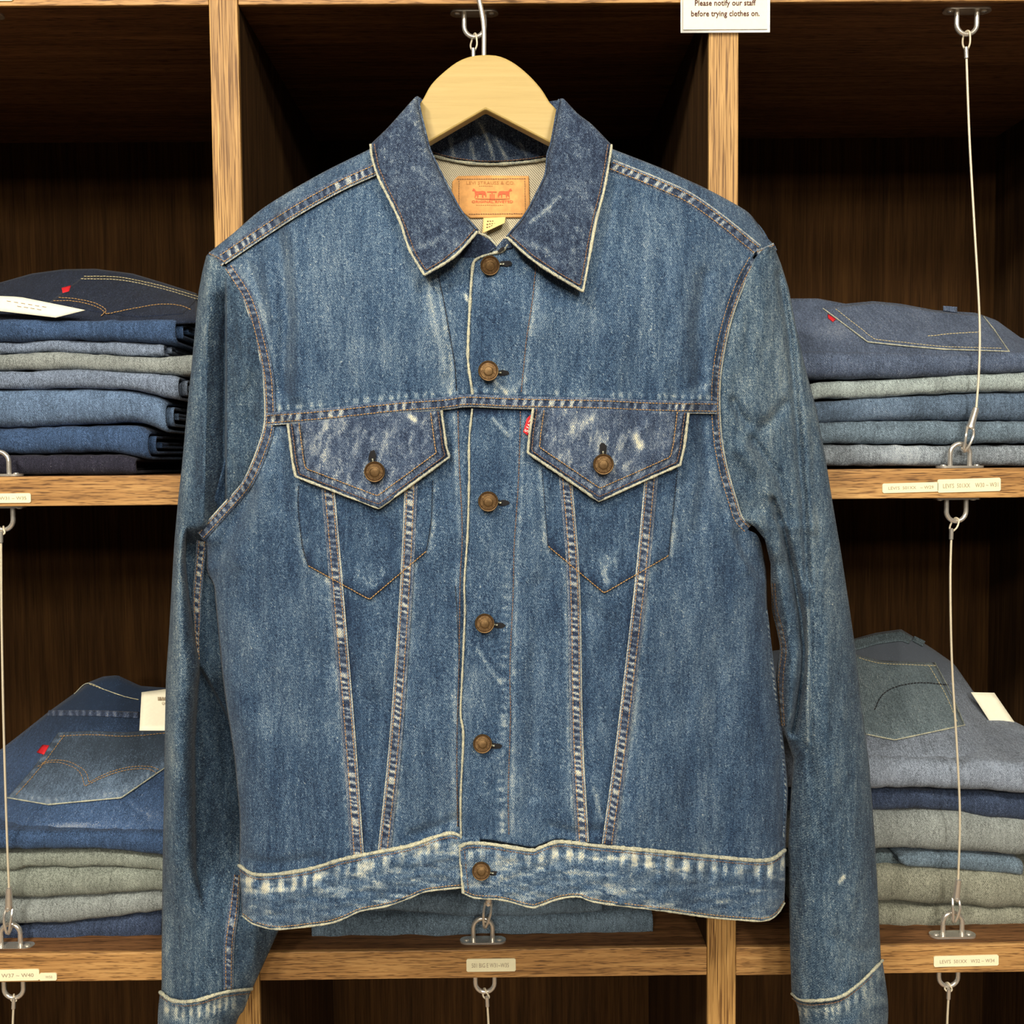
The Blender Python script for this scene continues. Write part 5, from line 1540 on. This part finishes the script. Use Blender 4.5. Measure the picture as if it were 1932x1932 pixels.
# neck ends of the two fronts
panel('neck_band_end', [(868, 436), (903, 441), (925, 452), (936, 464)], [(868, 486), (905, 486), (936, 484)], [(868, 436), (868, 486)], [(936, 464), (936, 484)], F, M['denim_in'], lift=0.0004, wear=lambda x, y: -0.25 + 0 * x, smooth=False)
rolled_edge('rolled_edge', [(902, 440), (918, 445), (932, 458), (938, 466)], F, M['bead'], jacket, r=1.8, lift=0.001)
panel('neck_band_end', [(930, 473), (950, 450), (962, 450)], [(912, 482), (940, 474), (966, 466)], [(930, 473), (912, 482)], [(962, 450), (966, 466)], F, M['denim_in'], lift=0.006, wear=lambda x, y: 0.05 + 0 * x, smooth=False, step=2.0)
blob('buttonhole', 945, 471, 8, 2.6, F, M['black'], 0.0085, ang=-0.6)

# leather patch with its print
pd_ = lambda x, y: lnd(x, y) - 0.0022
g = coons([(854, 342), (864, 332), (925, 331), (997, 332)], [(888, 411), (985, 410)], [(854, 342), (853, 363), (865, 394), (888, 411)], [(997, 332), (999, 388), (985, 410)], 40, 24)
patch = grid_obj('leather_patch', W(g[..., 0], g[..., 1], pd_(g[..., 0], g[..., 1])), M['leather'], jacket, None, 0.0014)
patch['label'] = 'tan leather patch with red print'
sc = 0.94 * 0.000518


def print_poly(lst, mat, name):
    V, Fc = [], []
    for poly in lst:
        b0 = len(V)
        for x, y in poly: V.append(W(x, y, pd_(np.array(x), np.array(y)) - 0.0004).reshape(3))
        Fc.append(tuple(range(b0, b0 + len(poly)))[::-1])
    return mesh_obj(name, V, Fc, mat, patch, None, False)


def horse(x0, d):
    q = [(0, 0), (2.2, 1.0), (5, 5), (10, 5.5), (17, 4.6), (22, 5.5), (24, 9), (25, 14), (23.4, 17.5), (22, 13), (19, 11.5), (18.6, 17.5), (16.8, 17.5), (16.4, 11), (10, 11), (9.2, 17), (7.4, 17.5), (7, 12), (5.4, 13.5), (3.6, 18), (2.4, 17.4), (3.4, 11), (2.6, 7), (1.2, 4.4), (-1.4, 5.4), (-2, 3.8)]
    return [(x0 + d * a, 355.5 + b_ * 1.0) for a, b_ in (q if d > 0 else q[::-1])]


print_poly([horse(893, 1)], M['patch_red'], 'printed_emblem')
print_poly([horse(964, -1)], M['patch_red'], 'printed_emblem')
print_poly([[(919, 361), (937, 361), (937, 363), (929.4, 363), (929.4, 378), (927.4, 378), (927.4, 363), (919, 363)], [(924, 366), (926, 366), (926, 378), (924, 378)], [(931, 366), (933, 366), (933, 378), (931, 378)], [(897, 374.5), (962, 374.5), (962, 375.6), (897, 375.6)]], M['patch_red'], 'printed_emblem')


def lettering_on(txt, x0, x1, yc, h, depth, mat, parent, lift=0.0004, bold=0.0):
    V, Fc = text_geo(txt, bold)
    lo, hi = V.min(0), V.max(0)
    X = x0 + (V[:, 0] - lo[0]) / (hi[0] - lo[0]) * (x1 - x0)
    Yp = yc - ((V[:, 1] - lo[1]) / (hi[1] - lo[1]) - 0.5) * h
    return mesh_obj('lettering', W(X, Yp, depth(X, Yp) - lift), Fc, mat, parent, None, False)


lettering_on("LEVI STRAUSS & CO.", 880, 971, 345, 6, pd_, M['patch_brown'], patch)
lettering_on("ORIGINAL RIVETED", 890, 968, 380.5, 5, pd_, M['patch_red'], patch, bold=0.015)
stitch_row('print_lines', [(898, 387), (950, 387)], pd_, M['patch_brown'], patch, step=4, length=2.6, width=1.6, lift=0.0002, h=0.0002, smooth=False)
stitch_row('print_lines', [(903, 351), (930, 351)], pd_, M['patch_brown'], patch, step=4, length=2.6, width=1.4, lift=0.0002, h=0.0002, smooth=False)
for q in ([(862, 338), (992, 337)], [(866, 340), (866, 390)], [(990, 340), (991, 396)], [(884, 404), (986, 403)]):
    stitch_row('stitching', q, pd_, M['brown'], patch, step=4.5, length=3.4, width=1.2, lift=0.0003, h=0.0004, smooth=False)
g = coons([(912, 411), (954, 409)], [(910, 440), (952, 420)], [(912, 411), (910, 440)], [(954, 409), (952, 420)], 10, 10)
u = np.linspace(0, 1, 10)[None, :]; v = np.linspace(0, 1, 10)[:, None]
ct = grid_obj('care_tag', W(g[..., 0], g[..., 1], lnd(g[..., 0], g[..., 1]) - 0.003 - 0.008 * v), M['cream'], jacket, None, 0.0005)
ct['label'] = 'small folded cream care tag'
for a, b_ in (((918, 417), (932, 417)), ((917, 423), (936, 421)), ((917, 429), (930, 425))):
    stitch_row('print_lines', [a, b_], lambda x, y: lnd(x, y) - 0.003 - 0.008 * np.clip((np.asarray(y) - 411) / 24, 0, 1), M['brown'], ct, step=5, length=3.2, width=1.4, lift=0.0012, h=0.0002, smooth=False)

# ------------------------------------------------------------------ the wooden hanger
hc = P(916, 103, -0.094)
hanger = empty('clothes_hanger', (hc[0], -0.094, P(916, 270, -0.094)[2]), 'pale wooden clothes hanger with a chrome hook inside the denim jacket', 'hanger')
arch = [(798, 186), (814, 158), (839, 133.5), (864, 115), (888, 105.6), (916, 102.5), (944, 105.6), (972, 119.6), (1000, 143), (1022, 168), (1037, 192)]
outline = [(806, 270), (700, 346), (600, 404), (545, 430), (535, 415), (590, 368), (700, 296), (770, 226)] + [tuple(a) for a in resample(arch, n=30)] + [(1075, 232), (1150, 296), (1250, 362), (1310, 408), (1300, 424), (1240, 398), (1150, 346), (1039, 270), (916, 206)]
pts = [P(x, y, -0.100) for x, y in outline]
Build().prism([(p[0], p[2]) for p in pts], -0.100, -0.087).build('wooden_body', M['hanger'], hanger, False, bevel=0.0016)
h0 = P(913, 104, -0.094)
zt_ = EYE + 0.4331 + 0.028
hk = [h0 + np.array([0, 0, -0.02]), h0, P(913, 58, -0.094), P(910, 30, -0.094), P(904, 0, -0.094), P(899, -25, -0.094)]
hx0 = hk[-1][0]
r_h = 0.015
cz = EYE + 0.452 + 0.006 - r_h
hk.append(np.array([hx0, -0.094, cz - 0.004]))
for k in range(12):
    a = math.pi - k * math.radians(19)
    hk.append(np.array([hx0 + r_h + r_h * math.cos(a), -0.094, cz + r_h * math.sin(a)]))
Build().tube(resample(np.array(hk), n=60), 0.0021, 10).build('hook', M['steel'], hanger, True)
cxh, czh = hx0 + r_h, cz + r_h
arm = empty('display_arm', (cxh, 0, czh - 0.006), 'steel display arm on the top shelf edge carrying the hanger', 'display arm')
Build().tube([(cxh, 0.0, czh - 0.0062), (cxh, -0.06, czh - 0.0062), (cxh, -0.125, czh - 0.0062)], 0.004, 12).build('rod', M['steel'], arm, True)
Build().box((cxh - 0.010, -0.003, czh - 0.014), (cxh + 0.010, 0.0008, czh + 0.003)).build('bracket', M['steel'], arm, bevel=0.001)
